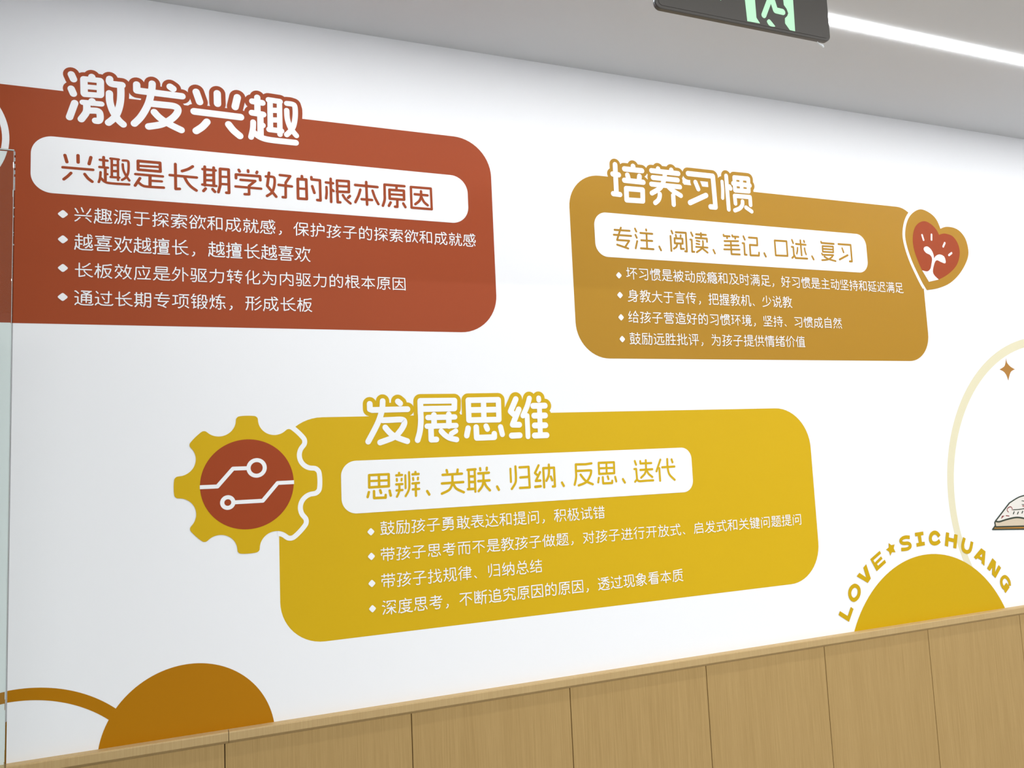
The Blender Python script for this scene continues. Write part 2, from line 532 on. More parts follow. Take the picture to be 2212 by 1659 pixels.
# ---------------------------------------------------------------- the three printed panels
GLYPHS = {
    '、': [[1829, 2918]],
    '不': [[4865, 4363, 2345, 1440, 1340], [4865, 4962, 4914], [4865, 5074, 5376, 5483], [1483, 5483], [8343, 6657, 5961], [5483, 8483]],
    '专': [[4992, 4590, 4482, 4280], [3028, 3528, 4723, 5522], [2080, 4280], [4280, 4077, 3865, 3763], [7146, 7040, 5526, 5522], [7146, 3246, 3560, 3763], [7146, 7847], [6715, 5620, 5522], [4280, 7880], [3763, 1363], [3763, 8463]],
    '为': [[5151, 5350, 6238, 6537], [2188, 2487, 2979], [4489, 4468], [4468, 8268, 8032, 7617, 7315, 6015, 5618], [4468, 4153, 3640, 2424, 1417], [4468, 1568]],
    '主': [[4971, 4946], [4971, 1772], [4971, 5572], [4946, 4917], [4946, 2146], [4946, 7746], [1317, 4917], [8172, 5572], [4389, 5579, 5572], [4917, 8617]],
    '习': [[4756, 2968], [1883, 8083, 8036, 7719, 7516, 7114, 6114, 5617], [6747, 6543, 1928, 1728]],
    '于': [[8554, 5054], [7983, 5083], [5083, 5054], [5083, 1983], [5054, 4916, 4514, 3314, 2817], [5054, 1354]],
    '价': [[6089, 5985], [2264, 2214], [2264, 1561, 1257, 1153], [2264, 2374, 3089], [4755, 4739, 4529, 3817, 3615, 3314], [3159, 3459, 4367, 5378, 5683, 5985], [8761, 8660, 8064, 6876, 6383, 5985], [7314, 7355]],
    '传': [[3089, 2274, 2064], [3980, 5680], [2214, 2262, 2064], [6224, 6321, 7016], [6224, 5725, 5229, 5029], [6224, 7438, 7645], [8762, 5163], [5163, 5472, 5476, 5680], [5889, 5680], [1050, 1055, 1158, 1663, 2064], [5163, 4959, 4746, 7645], [5163, 3462], [5680, 8280]],
    '供': [[4929, 3816, 3415], [7342, 4942], [7342, 8742], [7342, 7371], [4988, 4971], [1054, 1056, 1562, 2165], [8515, 7429], [2165, 2263, 2214], [2165, 2374, 3089], [7389, 7371], [7371, 4971], [7371, 8671], [4942, 3542], [4942, 4971], [3871, 4971]],
    '保': [[3120, 3720, 4931, 5540, 6144], [2265, 1663, 1157, 1053], [2265, 2363, 2314], [2265, 2374, 3189], [6144, 6543, 7529, 8719], [6144, 6444, 6646, 8646], [6114, 6144], [3546, 5646, 5844, 6144], [6163, 6144], [6163, 4164, 4186, 6286, 8285, 8264, 6163]],
    '值': [[2989, 2578, 2274, 2064], [3781, 6081], [7941, 7929], [7941, 4141], [7941, 7954], [7916, 4116], [7916, 8716], [7916, 7929], [8581, 6081], [6081, 5767], [4154, 4141], [4154, 7954], [4154, 4267, 5767], [4116, 3316], [4116, 4129], [4129, 7929], [4129, 4141], [1153, 1157, 1461, 2064], [2064, 2261, 2214], [7954, 7966, 7867, 5767], [6081, 6189]],
    '做': [[5673, 4473], [5815, 6217, 6824, 7128, 7429], [7429, 8319, 8716], [7429, 7437], [7437, 7139, 6659, 6461], [7437, 7638, 7947, 8364, 8373], [6461, 6160, 5953, 5549], [6461, 6571, 6773], [6989, 6773], [3273, 4473], [3423, 3418], [3423, 5523, 5549], [3423, 3449, 4450], [8373, 6773], [8373, 8873], [4473, 4450], [4473, 4488], [2789, 2276, 2065], [5549, 4450], [2114, 2162, 2065], [1051, 1056, 1462, 2065]],
    '关': [[3471, 1971], [3471, 4970], [3471, 3579, 3088, 2889], [6271, 4970], [6271, 8071], [6271, 6477, 7088], [1216, 1716, 3525, 4333, 5046], [1448, 4748, 5046], [8548, 5248, 5046], [8817, 8316, 6824, 5932, 5046], [5046, 4970]],
    '兴': [[1247, 8647], [8416, 6535, 6135], [1382, 1679, 2561, 2661], [5067, 4967, 4676, 4188], [8285, 7875, 6757, 6556], [1316, 2222, 3335, 3535]],
    '内': [[1614, 1674, 4974], [4974, 4756], [4974, 8274, 8216, 8014, 7714, 6714, 6317], [4974, 4989], [2834, 3236, 4043, 4756], [7135, 5255, 4756]],
    '力': [[4489, 4470], [4470, 8270], [1570, 4470], [4470, 4355, 3738, 3129, 2220, 1516], [8270, 8037, 7619, 7114, 5814, 5617]],
    '动': [[1361, 2561], [4727, 4432], [1628, 2128, 4432], [1628, 1734, 2351, 2561], [3947, 4339, 4432], [5016, 5624, 6237, 6669], [1683, 4483], [6517, 6715, 7715, 7916, 8220, 8538, 8661, 8569, 6669], [6688, 6669], [5369, 6669], [2561, 4661]],
    '励': [[6888, 6868], [5516, 6126, 6436, 6749, 6868], [6617, 7013, 7914, 8015, 8322, 8551, 8567, 6868], [1669, 1635, 1116], [1669, 3269], [1669, 1685, 5285], [3269, 3252], [3269, 4969], [3515, 4316, 4621, 4737, 4752, 3252], [3252, 2930, 2623, 2215], [6868, 5868]],
    '勇': [[7686, 6885], [7748, 7743], [7748, 4948], [7748, 7759], [3177, 3379, 3879, 5076, 5876], [1732, 4632], [2043, 2048], [1016, 1414, 1714, 2917, 3923, 4632], [2059, 2048], [2059, 4959], [2059, 2070, 4970], [1886, 6686, 6885], [4970, 4959], [4970, 5670, 5871], [2048, 4948], [4959, 4948], [4959, 7759], [5876, 5871], [5876, 5979, 6782, 6885], [4737, 4734, 4632], [4632, 7832, 7931, 7719, 7314, 6114], [7759, 7770, 6470, 6171, 5871]],
    '化': [[5550, 5444], [5550, 6152, 6455, 8070, 8375], [5550, 5488], [3538, 4038, 4943, 5444], [2567, 2665, 2614], [2567, 2065, 1660], [2567, 2776, 3489, 3891], [5444, 5520, 5617, 5916, 8216, 8621, 8731, 8535]],
    '原': [[8585, 1985, 1946, 1629, 1219, 1216], [4116, 4513, 5514, 5620, 5642], [7628, 8418], [3456, 3443, 5642], [3456, 7956], [3456, 3570, 5371], [2618, 3122, 3832], [7956, 7843, 5642], [7956, 7969, 7770, 5371], [5980, 5477, 5371]],
    '及': [[6028, 5323, 4418, 3615, 3116], [6028, 5730, 4643, 3761, 3263], [1313, 1318, 1823, 2536, 2950, 3159, 3263], [1685, 3185], [6028, 6922, 8316, 9017], [6028, 6836, 7546, 8056, 8063, 6163, 5964, 6278, 6285, 3185], [3185, 3263]],
    '发': [[5728, 6026, 6323, 7617, 8314, 9016], [5728, 6129, 7040, 7347, 7453, 4053], [4469, 4161, 4053], [4469, 2270, 2377, 2686], [6789, 7088, 7780], [3849, 3548, 3038, 2028, 1323, 823], [3849, 4836, 5529, 5728], [3849, 4053], [2815, 3314, 4318, 5728], [4791, 4886, 4673, 4469], [8470, 4469]],
    '启': [[1316, 1725, 1934, 2258], [2258, 7858, 7877, 5277], [2258, 2277, 5277], [3220, 3214], [3220, 8020], [3220, 3243, 8043, 8020], [4989, 5185, 5277], [8020, 8015]],
    '和': [[1026, 1130, 1941, 2452, 2654, 2954], [4564, 2963], [1264, 2963], [1483, 3085], [5518, 5525], [3085, 2963], [3085, 4388], [2954, 3014], [2954, 3552, 4440], [8225, 8219], [8225, 5525], [8225, 8282, 5582, 5525], [2954, 2963]],
    '喜': [[6651, 6440], [6651, 3352], [6651, 7252, 7353, 7364, 2664, 2552, 3352], [2316, 7516], [2316, 2328, 2529, 7429, 7516], [1140, 3441], [8640, 6440], [3441, 6440], [3441, 3347], [4974, 4673, 2073], [4974, 5173, 7973], [4974, 4984], [4989, 4984], [4984, 1484], [4984, 8584], [3352, 3347]],
    '因': [[4751, 4037, 3229, 2928, 2729], [4751, 5250, 5646, 7129], [4751, 4962], [2662, 4962], [4962, 7162], [4962, 5076], [8414, 8417], [8417, 1417], [8417, 8386, 1486, 1417], [1414, 1417]],
    '坏': [[3984, 6783], [3537, 2335], [1030, 1630, 2232, 2335], [2335, 2368], [8749, 7161], [6214, 6262, 6165], [3268, 2368], [2388, 2368], [6165, 5563, 4955, 3848], [6165, 6272, 6677, 6783], [8684, 6783], [1268, 2368]],
    '坚': [[4935, 4917], [4935, 2135], [4935, 7735], [4935, 4941], [4352, 4952, 5856, 6462], [4917, 1216], [4917, 8616], [1783, 1754], [3450, 3488], [5086, 5180, 5573, 6164, 6462], [5086, 7985, 7676, 7168, 6462], [8852, 8250, 7653, 6957, 6462]],
    '境': [[6836, 6819, 7015, 8314, 8616, 8720, 8624], [6836, 5335], [6836, 7936, 7947], [7947, 4447], [7947, 7957, 4557, 4447], [7376, 7167], [2288, 2268], [4447, 4437, 4636, 5335], [1028, 1428, 2030, 2232], [7167, 5267], [7167, 8567], [3415, 3814, 4920, 5329, 5335], [6190, 6285], [8284, 6285], [5267, 4167], [5267, 5273, 5077], [2232, 3234], [2232, 2268], [6285, 4384], [2268, 1268], [2268, 3168]],
    '外': [[6214, 6262], [6289, 6262], [3745, 3537, 2929, 2020, 1416, 817], [3745, 4047, 4150, 4563, 4776, 2576], [3745, 2453], [8646, 7061, 6262], [2890, 2581, 2576], [2576, 2374, 1354]],
    '大': [[8717, 8316, 8117, 6730, 6040, 5258, 4961], [1464, 4764, 4961], [8564, 5264, 4961], [4961, 4658, 4451, 4040, 3330, 2019, 1516, 1116], [4961, 4870, 4989]],
    '好': [[8852, 6752], [1216, 1517, 2426, 2934], [3924, 2934], [2934, 2837, 2338, 1446, 2072], [2934, 3550, 3865, 3871, 2072], [2072, 2389], [5083, 8083, 8079, 7876, 6865, 6752], [4652, 6752], [2072, 1171], [6752, 6716, 6314, 5514, 5216]],
    '子': [[1250, 4950], [3016, 3314, 4414, 4916, 4950], [2184, 7084, 7383], [7783, 7383], [8650, 4950], [4950, 4962, 5065, 6976, 7179, 7383]],
    '孩': [[6755, 6550, 5843, 4434, 4135], [6755, 7156, 7664], [6755, 5255], [2446, 2416, 2214, 1414, 1115], [2446, 2144, 1142], [6177, 5971, 5361, 5255], [6177, 4477], [6177, 6778], [6778, 8877], [6778, 6785, 6489], [3816, 4214, 4817, 5722, 6528, 7130], [8220, 7327, 7130], [8749, 8247, 7941, 7133, 7130], [2446, 2647, 3649], [2446, 2565, 3377, 3483, 1384], [4755, 5255]],
    '对': [[3345, 3340], [3345, 2947, 1758], [3345, 3548, 3855, 4177, 4078, 1478], [1316, 1416, 1920, 2426, 3138, 3340], [7668, 7616, 7314, 6514, 5917], [7668, 5168], [7668, 8668], [7668, 7689], [3340, 3836, 4428], [5452, 6137]],
    '少': [[8553, 7276], [4889, 4841], [7744, 7343, 7038, 6130, 4923, 2316, 1314], [1452, 2062, 2676]],
    '就': [[1939, 1731, 1323], [8377, 7985], [3049, 3016, 2814, 2314], [3049, 1750, 1766, 3066, 4365, 4350, 3049], [6667, 8767], [6667, 6789], [8729, 8925, 8716, 8415, 7615, 7316, 7220, 7253], [4140, 4529], [4679, 3179], [6667, 6553, 6034, 5321, 4714], [6667, 5467], [3179, 1379], [3179, 2990]],
    '带': [[8448, 8360, 4960], [1279, 2779], [7270, 7279], [1448, 1460, 4960], [7279, 4979], [7279, 8679], [7279, 7289], [4979, 4971], [4979, 2779], [4979, 4989], [4914, 4944], [4944, 2544, 2522], [4944, 7643, 7523, 7322, 6522], [4944, 4960], [2779, 2771], [2779, 2789]],
    '应': [[5190, 5386, 5579], [6218, 2618], [6218, 8618], [6218, 6423, 7138, 7855, 8062, 7968], [5840, 5264], [4036, 3259], [5579, 1979, 1842, 1625, 1216, 1312], [5579, 8579]],
    '度': [[6122, 6219, 7316, 8514, 9016], [6122, 5222], [6122, 6325, 6727, 7433, 7538, 3938], [2216, 2614, 3716, 4919, 5222], [1216, 1628, 1946, 1980, 5481], [3938, 4032, 5025, 5222], [3938, 2938], [4265, 4250, 7050, 7165], [4265, 2865], [4265, 7165], [4265, 4272], [8681, 5481], [7165, 8565], [7165, 7172], [5091, 5388, 5481]],
    '延': [[2431, 2427], [2431, 2034, 1445], [2431, 2633, 3043, 3258, 1859], [4183, 4482, 4982, 6685], [4665, 4632, 6632], [6661, 6632], [6661, 8661], [6661, 6685], [6632, 8632], [1214, 1920, 2427], [1859, 1458, 1353], [1859, 1965, 2471, 2879, 2984, 1285], [6685, 8089, 8588], [8516, 5216, 3720, 2427]],
    '开': [[6614, 6652], [6684, 6652], [6684, 3483], [6684, 8384], [1252, 3452], [1315, 1515, 1918, 2828, 3238, 3452], [1684, 3483], [3452, 6652], [3452, 3483], [8652, 6652]],
    '式': [[5973, 6244, 6729, 7022, 7417, 7715, 8515, 8824, 8730], [5973, 8673], [1653, 3253], [1373, 5973], [5973, 5889], [5225, 3822, 3222], [4853, 3253], [8182, 7488, 7189], [3222, 3020, 1617, 1317, 1119], [3222, 3253]],
    '归': [[8315, 8322], [4882, 8282, 8353], [1915, 2419, 2926, 3238, 3456, 3489], [1641, 1679], [4622, 8322], [8353, 8322], [8353, 5153]],
    '形': [[5716, 6016, 6921, 8232, 8639, 9140], [1385, 2385], [5285, 4485], [8764, 8464, 7152, 6446, 6246], [8288, 6876, 6272, 5973], [1315, 2031, 2355], [4414, 4455], [2385, 2355], [2385, 4485], [1155, 2355], [2355, 4455], [5355, 4455], [4455, 4485]],
    '律': [[8867, 8167], [4280, 6180], [8627, 6127], [3090, 2889, 2787, 1374], [6114, 6127], [6127, 3627], [6127, 6141], [6153, 6141], [6153, 4153], [6153, 8153, 8167], [6153, 6167], [2356, 2314], [2356, 1754, 1146], [2356, 2562, 2968, 3271, 3471, 3867, 6167], [8167, 6167], [8167, 8080, 6180], [6141, 4041], [6141, 8241], [6167, 6180], [6180, 6189]],
    '思': [[6729, 6823, 6516, 3816, 3616, 3419, 3435], [1420, 2035], [4952, 2152, 2069], [4952, 7652, 7769], [4952, 4969], [4969, 2069], [4969, 7769], [4969, 4986], [8520, 7932, 7736, 7437], [4343, 5834], [4986, 2086, 2069], [4986, 7786, 7769]],
    '总': [[4342, 4742, 5832], [3335, 3321, 3417, 3715, 6514, 7017, 7122], [8622, 7736], [6072, 3872], [6072, 7372, 7471, 7450, 2550, 2471, 3872], [6072, 6178, 6789], [1320, 1934, 2237], [3189, 3388, 3879, 3872]],
    '情': [[4114, 4127], [4127, 8027], [4127, 4139], [8583, 6183], [2877, 3168], [3783, 6183], [1373, 1055], [6183, 6173], [6183, 6189], [3973, 6173], [8861, 6162], [8373, 6173], [8039, 8027], [8039, 4139], [8039, 7951, 4151, 4139], [2189, 2114], [6173, 6162], [3461, 6162], [8027, 8016, 7914, 6914, 6616]],
    '惯': [[8075, 8875], [8075, 8186], [1153, 1473], [8186, 6487], [6487, 6375], [6487, 4787, 4575], [4575, 6375], [4329, 4353, 7953, 8030], [6375, 6163], [6823, 8515, 8816], [3364, 2975], [6375, 8075], [2389, 2314], [6163, 4463, 4575], [6163, 7963, 8075], [3775, 4575], [3116, 3614, 3914, 5522, 6130, 6140]],
    '感': [[5070, 2870], [1016, 1418, 1928, 2330], [8681, 7881], [6923, 7019, 6816, 6614, 3414, 3118, 3131], [5542, 5842, 6849], [8419, 7731], [8553, 8750, 8644, 8541, 8140, 7641, 6849], [6853, 6849], [6853, 6555, 6461, 6081], [6853, 7256, 8071], [1340, 1856, 1981, 6081], [6081, 5991], [4436, 4635, 5228, 5625], [6081, 7881], [7091, 7887, 7881], [3045, 4945, 4959, 4859, 2959, 3045]],
    '成': [[6429, 6028, 5019, 4616, 4416], [6429, 6728, 6922, 7417, 7715, 8215, 8517, 8622, 8729, 8532], [6429, 6437], [6437, 6241, 5952, 5775], [6437, 7039, 7650, 8061], [5689, 5775], [8175, 5775], [8175, 8675], [8175, 8182, 7089, 6789], [1956, 1938, 1623, 1216, 1312], [1956, 4356, 4129, 3827, 3026, 2629, 2630], [1956, 1975, 5775]],
    '批': [[2447, 2316, 2214, 1614, 1116], [2447, 2145, 1044], [6858, 6818, 7216, 8216, 8517, 8721, 8726, 8531], [6858, 7459, 8568], [6858, 6888], [1172, 2472], [5823, 4520], [2472, 2447], [2472, 3472], [2472, 2489], [4520, 4561], [2447, 3650], [4561, 5861], [4561, 4588]],
    '找': [[6437, 6431], [6437, 6238, 6047, 5766], [6437, 6838, 7140, 7749, 8055], [8569, 5766], [2447, 2416, 2214, 1614, 1117], [2447, 2145, 1044], [6431, 6029, 4920, 4418, 3919], [6431, 7022, 7417, 8115, 8516, 8620, 8827, 8631], [1172, 2572], [3572, 2572], [7780, 7088], [5766, 4465], [5766, 5689], [2589, 2572], [2572, 2447], [2447, 3650]],
    '把': [[8345, 8350], [8531, 8828, 8722, 8317, 4817, 4421, 4450], [2372, 2246], [2372, 1272], [2372, 3272], [2372, 2389], [1044, 1343, 2246], [8350, 6350], [8350, 8385, 6385], [2246, 2216, 2014, 1613, 1116], [6385, 6350], [6385, 4485, 4450], [4450, 6350], [2246, 2548, 3450]],
    '护': [[1143, 2245, 2547], [8446, 8451], [8451, 4851], [8451, 8474, 6674], [6674, 4874, 4851], [6674, 6782, 6389, 5991], [2572, 2547], [2572, 1372], [2572, 3472], [2572, 2589], [4851, 4631, 4425, 3816], [2547, 3550], [2547, 2416, 2214, 1914, 1614, 1316]],
    '持': [[1143, 2045, 2347], [1172, 2372], [4935, 5525], [8279, 6479], [1216, 1414, 1814, 2114, 2216, 2347], [6479, 6461], [6479, 4479], [6479, 6489], [7661, 7644], [7661, 6461], [7661, 8861], [8744, 7644], [6461, 4061], [2389, 2372], [3250, 2347], [4144, 7644], [7644, 7516, 7414, 6514], [2372, 2347], [2372, 3272]],
    '探': [[8621, 7728, 6544, 6244], [4046, 5746, 6244], [7370, 7964, 8259], [6214, 6244], [2272, 2247], [2272, 1272], [2272, 3172], [2272, 2290], [6244, 6256], [1243, 1746, 2046, 2247], [4260, 5269, 5473], [8546, 6746, 6244], [2247, 3250, 3454], [8476, 8485, 4085, 4076], [2247, 2217, 2014, 1414], [3521, 3820, 4627, 5335, 5641, 5944, 6244]],
    '提': [[4052, 6251], [2247, 2216, 2014, 1314], [2247, 2045, 1645, 1243, 944], [6251, 6235], [6251, 8552], [9117, 8614, 6715, 6416, 6217], [2272, 2247], [2272, 1172], [2272, 3172], [2272, 2289], [2247, 3149], [8076, 8064, 4464, 4476], [8076, 4476], [8076, 8086, 7988, 4488, 4476], [6217, 5519, 5023, 4728, 4430], [6217, 6235], [4540, 4430], [8135, 6235], [3415, 3820, 4229, 4430]],
    '握': [[1143, 1944, 2146], [7255, 7654, 7752, 8046], [1172, 2172], [8046, 6644], [8046, 8345, 8343], [5344, 6644], [5344, 5450, 5956, 6161], [2146, 2016, 1914, 1514, 1116], [6631, 6615], [6631, 4731], [6631, 8331], [6631, 6644], [2146, 2448, 3149], [2146, 2172], [4061, 3835, 3625, 3216], [4061, 6161], [4061, 4073], [6615, 4215], [6615, 8815], [2189, 2172], [6161, 8361], [2172, 3072], [4073, 8373, 8386, 4187, 4073]],
    '擅': [[3583, 6183], [2289, 2272], [2272, 2247], [2272, 1172], [2272, 2972], [4333, 4424, 7824, 7925, 7933], [4333, 7933], [4333, 4341, 4443, 7743, 7941, 7933], [5691, 5990, 6183], [6183, 8683], [2247, 3050, 3253], [2247, 2116, 2014, 1614, 1116], [2247, 2045, 1143], [8815, 3315], [4150, 8250, 8274, 4074, 4150], [5358, 7058, 7066, 5266, 5259, 5358]],
    '放': [[2983, 2790, 2591], [6832, 5519, 4915, 4516], [6832, 8119, 8516, 8816], [6832, 6838], [2517, 2914, 3414, 3715, 3818, 4153], [4153, 4953, 5260, 5662], [4153, 4057, 2257], [2276, 2257], [2276, 1176], [2276, 4476], [5973, 5771, 5662], [5973, 8073], [5973, 6289], [1216, 2032, 2257], [8073, 7958, 7547, 7139, 6838], [8073, 8773], [6838, 6639, 6442, 5961, 5662]],
    '效': [[5249, 5253, 5457, 5858], [8616, 8217, 7525, 7329, 7031], [2168, 1353], [7037, 7031], [7037, 6738, 6346, 6057, 5858], [7037, 7238, 7853, 8274], [4777, 2977], [4156, 3753, 3546, 3141], [5858, 5968, 6072, 6274], [4658, 3868], [8274, 6274], [8274, 8674], [3141, 3137], [3141, 2843, 2447], [7031, 6729, 5517, 5014, 4915], [2977, 1377], [2977, 3085, 2790], [3137, 2428, 1417, 1317], [3137, 3534, 4126], [6589, 6274]],
    '教': [[5154, 4053], [5154, 5561, 5863], [4988, 4680, 4376], [4988, 5389], [1032, 3033], [2690, 2680], [2666, 1166], [2666, 3465], [2666, 2680], [3033, 3018, 2914, 2113, 1716], [5863, 6161, 6642, 6740, 7038], [5863, 5971, 6174], [5016, 5820, 6325, 6730, 7032], [8873, 8173], [4866, 4067], [3054, 2053, 1947, 1344, 1244], [3054, 4053], [3054, 3465], [4935, 3033], [8916, 8516, 8317, 7625, 7231, 7032], [2680, 1580], [2680, 3880, 4376], [7032, 7038], [7038, 7340, 7853, 8173], [4053, 3849, 3445, 3040, 3033], [4067, 3465], [4067, 4376], [6174, 8173], [6174, 6490]],
    '敢': [[4929, 4429, 4228], [1970, 1956], [1970, 1370], [1970, 4070], [1785, 4085, 3973, 4070], [6488, 6172], [1925, 1123], [1925, 4228], [1925, 1941], [4228, 4214], [8072, 7751, 7337, 7036], [8072, 6172], [8072, 8772], [7036, 7029], [7036, 6737, 6540, 6158, 5861], [4228, 4241], [4241, 1941], [4241, 4256], [4256, 1956], [4256, 4268, 4070], [8916, 8615, 8019, 7228, 7029], [5861, 5559, 5253, 5249], [5861, 5968, 6172], [4070, 4970], [5315, 5414, 5919, 6728, 7029], [1941, 1956]],
    '断': [[2484, 2773], [3554, 3855, 4154, 4746, 4740], [3554, 3563], [5960, 5731, 5216, 5312], [5960, 7860], [5960, 5982, 7586, 8489, 8689], [4373, 4783], [2363, 3563], [3590, 3563], [3532, 3554], [2238, 3051, 3554], [4963, 3563], [7814, 7860], [7860, 8760], [4622, 1423, 1487]],
    '时': [[5617, 6015, 7215, 7617, 7672], [8772, 7672], [7689, 7672], [1423, 1430], [3756, 3731, 1430], [3756, 1456], [3756, 3682, 1482, 1456], [5257, 6241, 6341], [7672, 4772], [1430, 1456]],
    '是': [[2274, 2262, 7562, 7674], [2274, 7674], [2274, 2387, 7487, 7686, 7674], [8034, 5034], [2841, 2631], [2631, 2329, 1820, 1315, 1115], [2631, 2830, 3720, 4517, 5017], [5017, 5316, 8516, 9019], [5017, 5034], [5034, 5050], [5050, 1350], [5050, 8650]],
    '期': [[5316, 5829, 5944], [4235, 1935], [4235, 4935], [4235, 4250], [1950, 1935], [1950, 4250], [1950, 1965], [1135, 1935], [4418, 3826], [1278, 1978], [4978, 4278], [1965, 4265], [1965, 1978], [1978, 4278], [1978, 1989], [5965, 5944], [5965, 8565], [5965, 5986, 8486, 8565], [8544, 8416, 8214, 7914, 7414, 7016], [8544, 5944], [8544, 8565], [4289, 4278], [4250, 4265], [2629, 2227, 1820, 1314], [4265, 4278]],
    '本': [[4989, 4971], [4971, 4931], [4971, 4070], [4971, 5871], [4914, 4931], [2831, 4931], [4931, 7031], [4070, 3964, 3047, 2339, 1330], [4070, 1371], [5871, 5963, 6749, 7440, 8232, 8531], [5871, 8571]],
    '机': [[2656, 2356, 2155, 1642, 1134, 1028], [2656, 2770], [2656, 2714], [2656, 3254, 3847, 4043], [8833, 8930, 8816, 8514, 8014, 7815, 7619, 7684, 5285, 5253, 5140, 4726, 4116], [1271, 2770], [2789, 2770], [2770, 4071]],
    '板': [[4716, 5015, 5719, 6728, 6831], [2460, 2358, 1956, 1644, 1135, 1131], [2460, 2557, 2514], [2573, 3673], [2573, 2589], [8586, 8288, 6784, 4782, 4664], [6831, 6828, 7720, 8515, 8616], [4664, 4435, 3716], [4664, 5564], [2573, 2460], [2573, 1373], [3549, 3551, 3159, 2761, 2460], [5564, 5656, 5849, 6239, 6733, 6831], [5564, 8064, 8262, 8156, 7746, 7337, 6831]],
    '极': [[6928, 5817, 5515, 5016], [6928, 7422, 8316, 8515, 8916], [2562, 3060, 3551, 3547], [2562, 2358], [2562, 2573], [2590, 2573], [3414, 3919, 4430, 4949, 5253], [7887, 7484], [2358, 1955, 1543, 1136, 1131], [2358, 2555, 2514], [2573, 1373], [2573, 3573], [5284, 5165, 5253], [5284, 4384], [5284, 7484], [5253, 5551, 6237, 6928], [7484, 6960, 8359, 8354, 7739, 6928]],
    '根': [[1273, 2573], [7034, 7128, 7920, 8516, 8917], [7034, 6734, 6637, 6247, 6252], [7034, 8442], [6252, 4652], [6252, 7952, 8070], [2459, 2055, 1746, 1136, 1131], [2459, 2556, 2514], [8070, 4670], [8070, 7986, 4686, 4670], [3548, 3550, 3158, 2760, 2459], [6420, 4616, 4652], [4652, 4670], [2573, 2459], [2573, 3673], [2573, 2590]],
    '欢': [[5577, 8576], [5577, 5375, 5065, 4762, 4759], [5577, 5690], [1280, 3879, 3873, 3559, 3149, 2947], [6444, 6243, 5629, 5021, 4315, 3815], [6444, 6743, 7035, 7624, 8516, 8816], [6444, 6464], [1367, 2550, 2947], [8576, 8572, 8262], [8576, 8979], [2940, 2538, 2232, 1322, 722], [2940, 3238, 3731, 3628], [2940, 2947]],
    '欲': [[8357, 8674], [8616, 7726, 7141, 6843], [2388, 1373], [4244, 4220, 1920], [4244, 1944], [4244, 4648, 4651, 3466, 2968], [5875, 5673, 5160], [5875, 8674], [5875, 6189], [1647, 1146], [1647, 1944], [1647, 1650, 2257, 2767, 2968], [1915, 1920], [9077, 8674], [2968, 3072, 3374], [4776, 3788], [6843, 6641, 6433, 5620], [6843, 6967], [1920, 1944]],
    '深': [[2683, 1788], [6014, 6044], [3659, 3959, 4565, 5273, 5574], [1417, 1418, 2335, 2540, 2541], [8259, 7765], [3320, 3520, 4125, 4932, 5441, 5644, 6044], [3747, 5547, 5645, 6044], [6044, 6056], [3776, 3785, 8385, 8376], [1063, 1364, 2358], [8621, 8420, 7924, 7133, 6542, 6444, 6044], [6044, 6345, 6547, 8347]],
    '源': [[5713, 6414, 6516, 6643], [8686, 3886, 3856, 3742, 3429, 2816], [2259, 1364, 1164], [6470, 5070, 4956], [6470, 8270, 8356], [6470, 6577], [8033, 8621], [6643, 5044, 4956], [6643, 8344, 8356], [8356, 4956], [4420, 5132], [2682, 1788], [2442, 2337, 1417]],
    '满': [[5367, 5253], [5367, 3467], [5367, 6967], [6967, 6853], [6967, 8667], [8683, 7083], [3614, 3653, 5253], [4983, 4977], [4983, 3483], [4983, 7083], [4983, 4989], [7077, 7083], [7090, 7083], [4528, 5139], [6853, 6840], [6853, 5253], [5139, 5538, 5734], [5139, 5253], [2258, 1362], [2540, 2539, 1518], [7531, 7138, 6840], [7115, 7413, 7913, 8214, 8316, 8453, 6853], [6125, 6533, 6537, 6840], [1787, 2682]],
    '炼': [[5116, 5513, 6114, 6416, 6447], [1471, 1363, 1154], [2959, 3373], [8580, 5580], [4835, 4021], [4165, 5065], [6192, 5789, 5580], [5065, 4653, 4547, 6447], [8347, 6447], [4080, 5580], [7835, 8620], [5065, 6464, 6447], [5065, 5580], [3126, 2635, 2237], [2237, 1622, 1215], [2237, 2355, 2389]],
    '然': [[8614, 7926, 7428], [8282, 7987], [2259, 3153], [6214, 5826], [6761, 6559, 6150, 5745, 4938, 4637], [6761, 7059, 7449, 7943, 8538], [6761, 6770], [6788, 6770], [2870, 3071, 4065], [5371, 6770], [4016, 3925, 3826], [6770, 8571], [2990, 2883], [4065, 4062, 3859, 3453, 3153], [4065, 4267, 4471, 4677, 4682, 2883], [2883, 2582, 1970, 1262], [1113, 1416, 2127], [1438, 1638, 1940, 2746, 2948, 3153]],
    '环': [[2230, 2028, 1125], [2230, 3131], [2230, 2258], [6162, 6259, 6214], [6162, 5559, 4949, 4142], [6162, 6583], [2958, 2258], [2284, 2258], [2284, 1184], [2284, 3184], [2258, 1358], [4384, 6583], [8584, 6583], [7062, 8247, 8344]],
    '现': [[1384, 2584], [3458, 2558], [1225, 2327, 2529], [8044, 8086, 4686, 4644], [3415, 4014, 4921, 5631, 6141], [1458, 2558], [8629, 8621, 8618, 8416, 8115, 7016, 6717, 6720, 6738, 6540, 6141], [3584, 2584], [3731, 2529], [2529, 2558], [2558, 2584], [6141, 6371]],
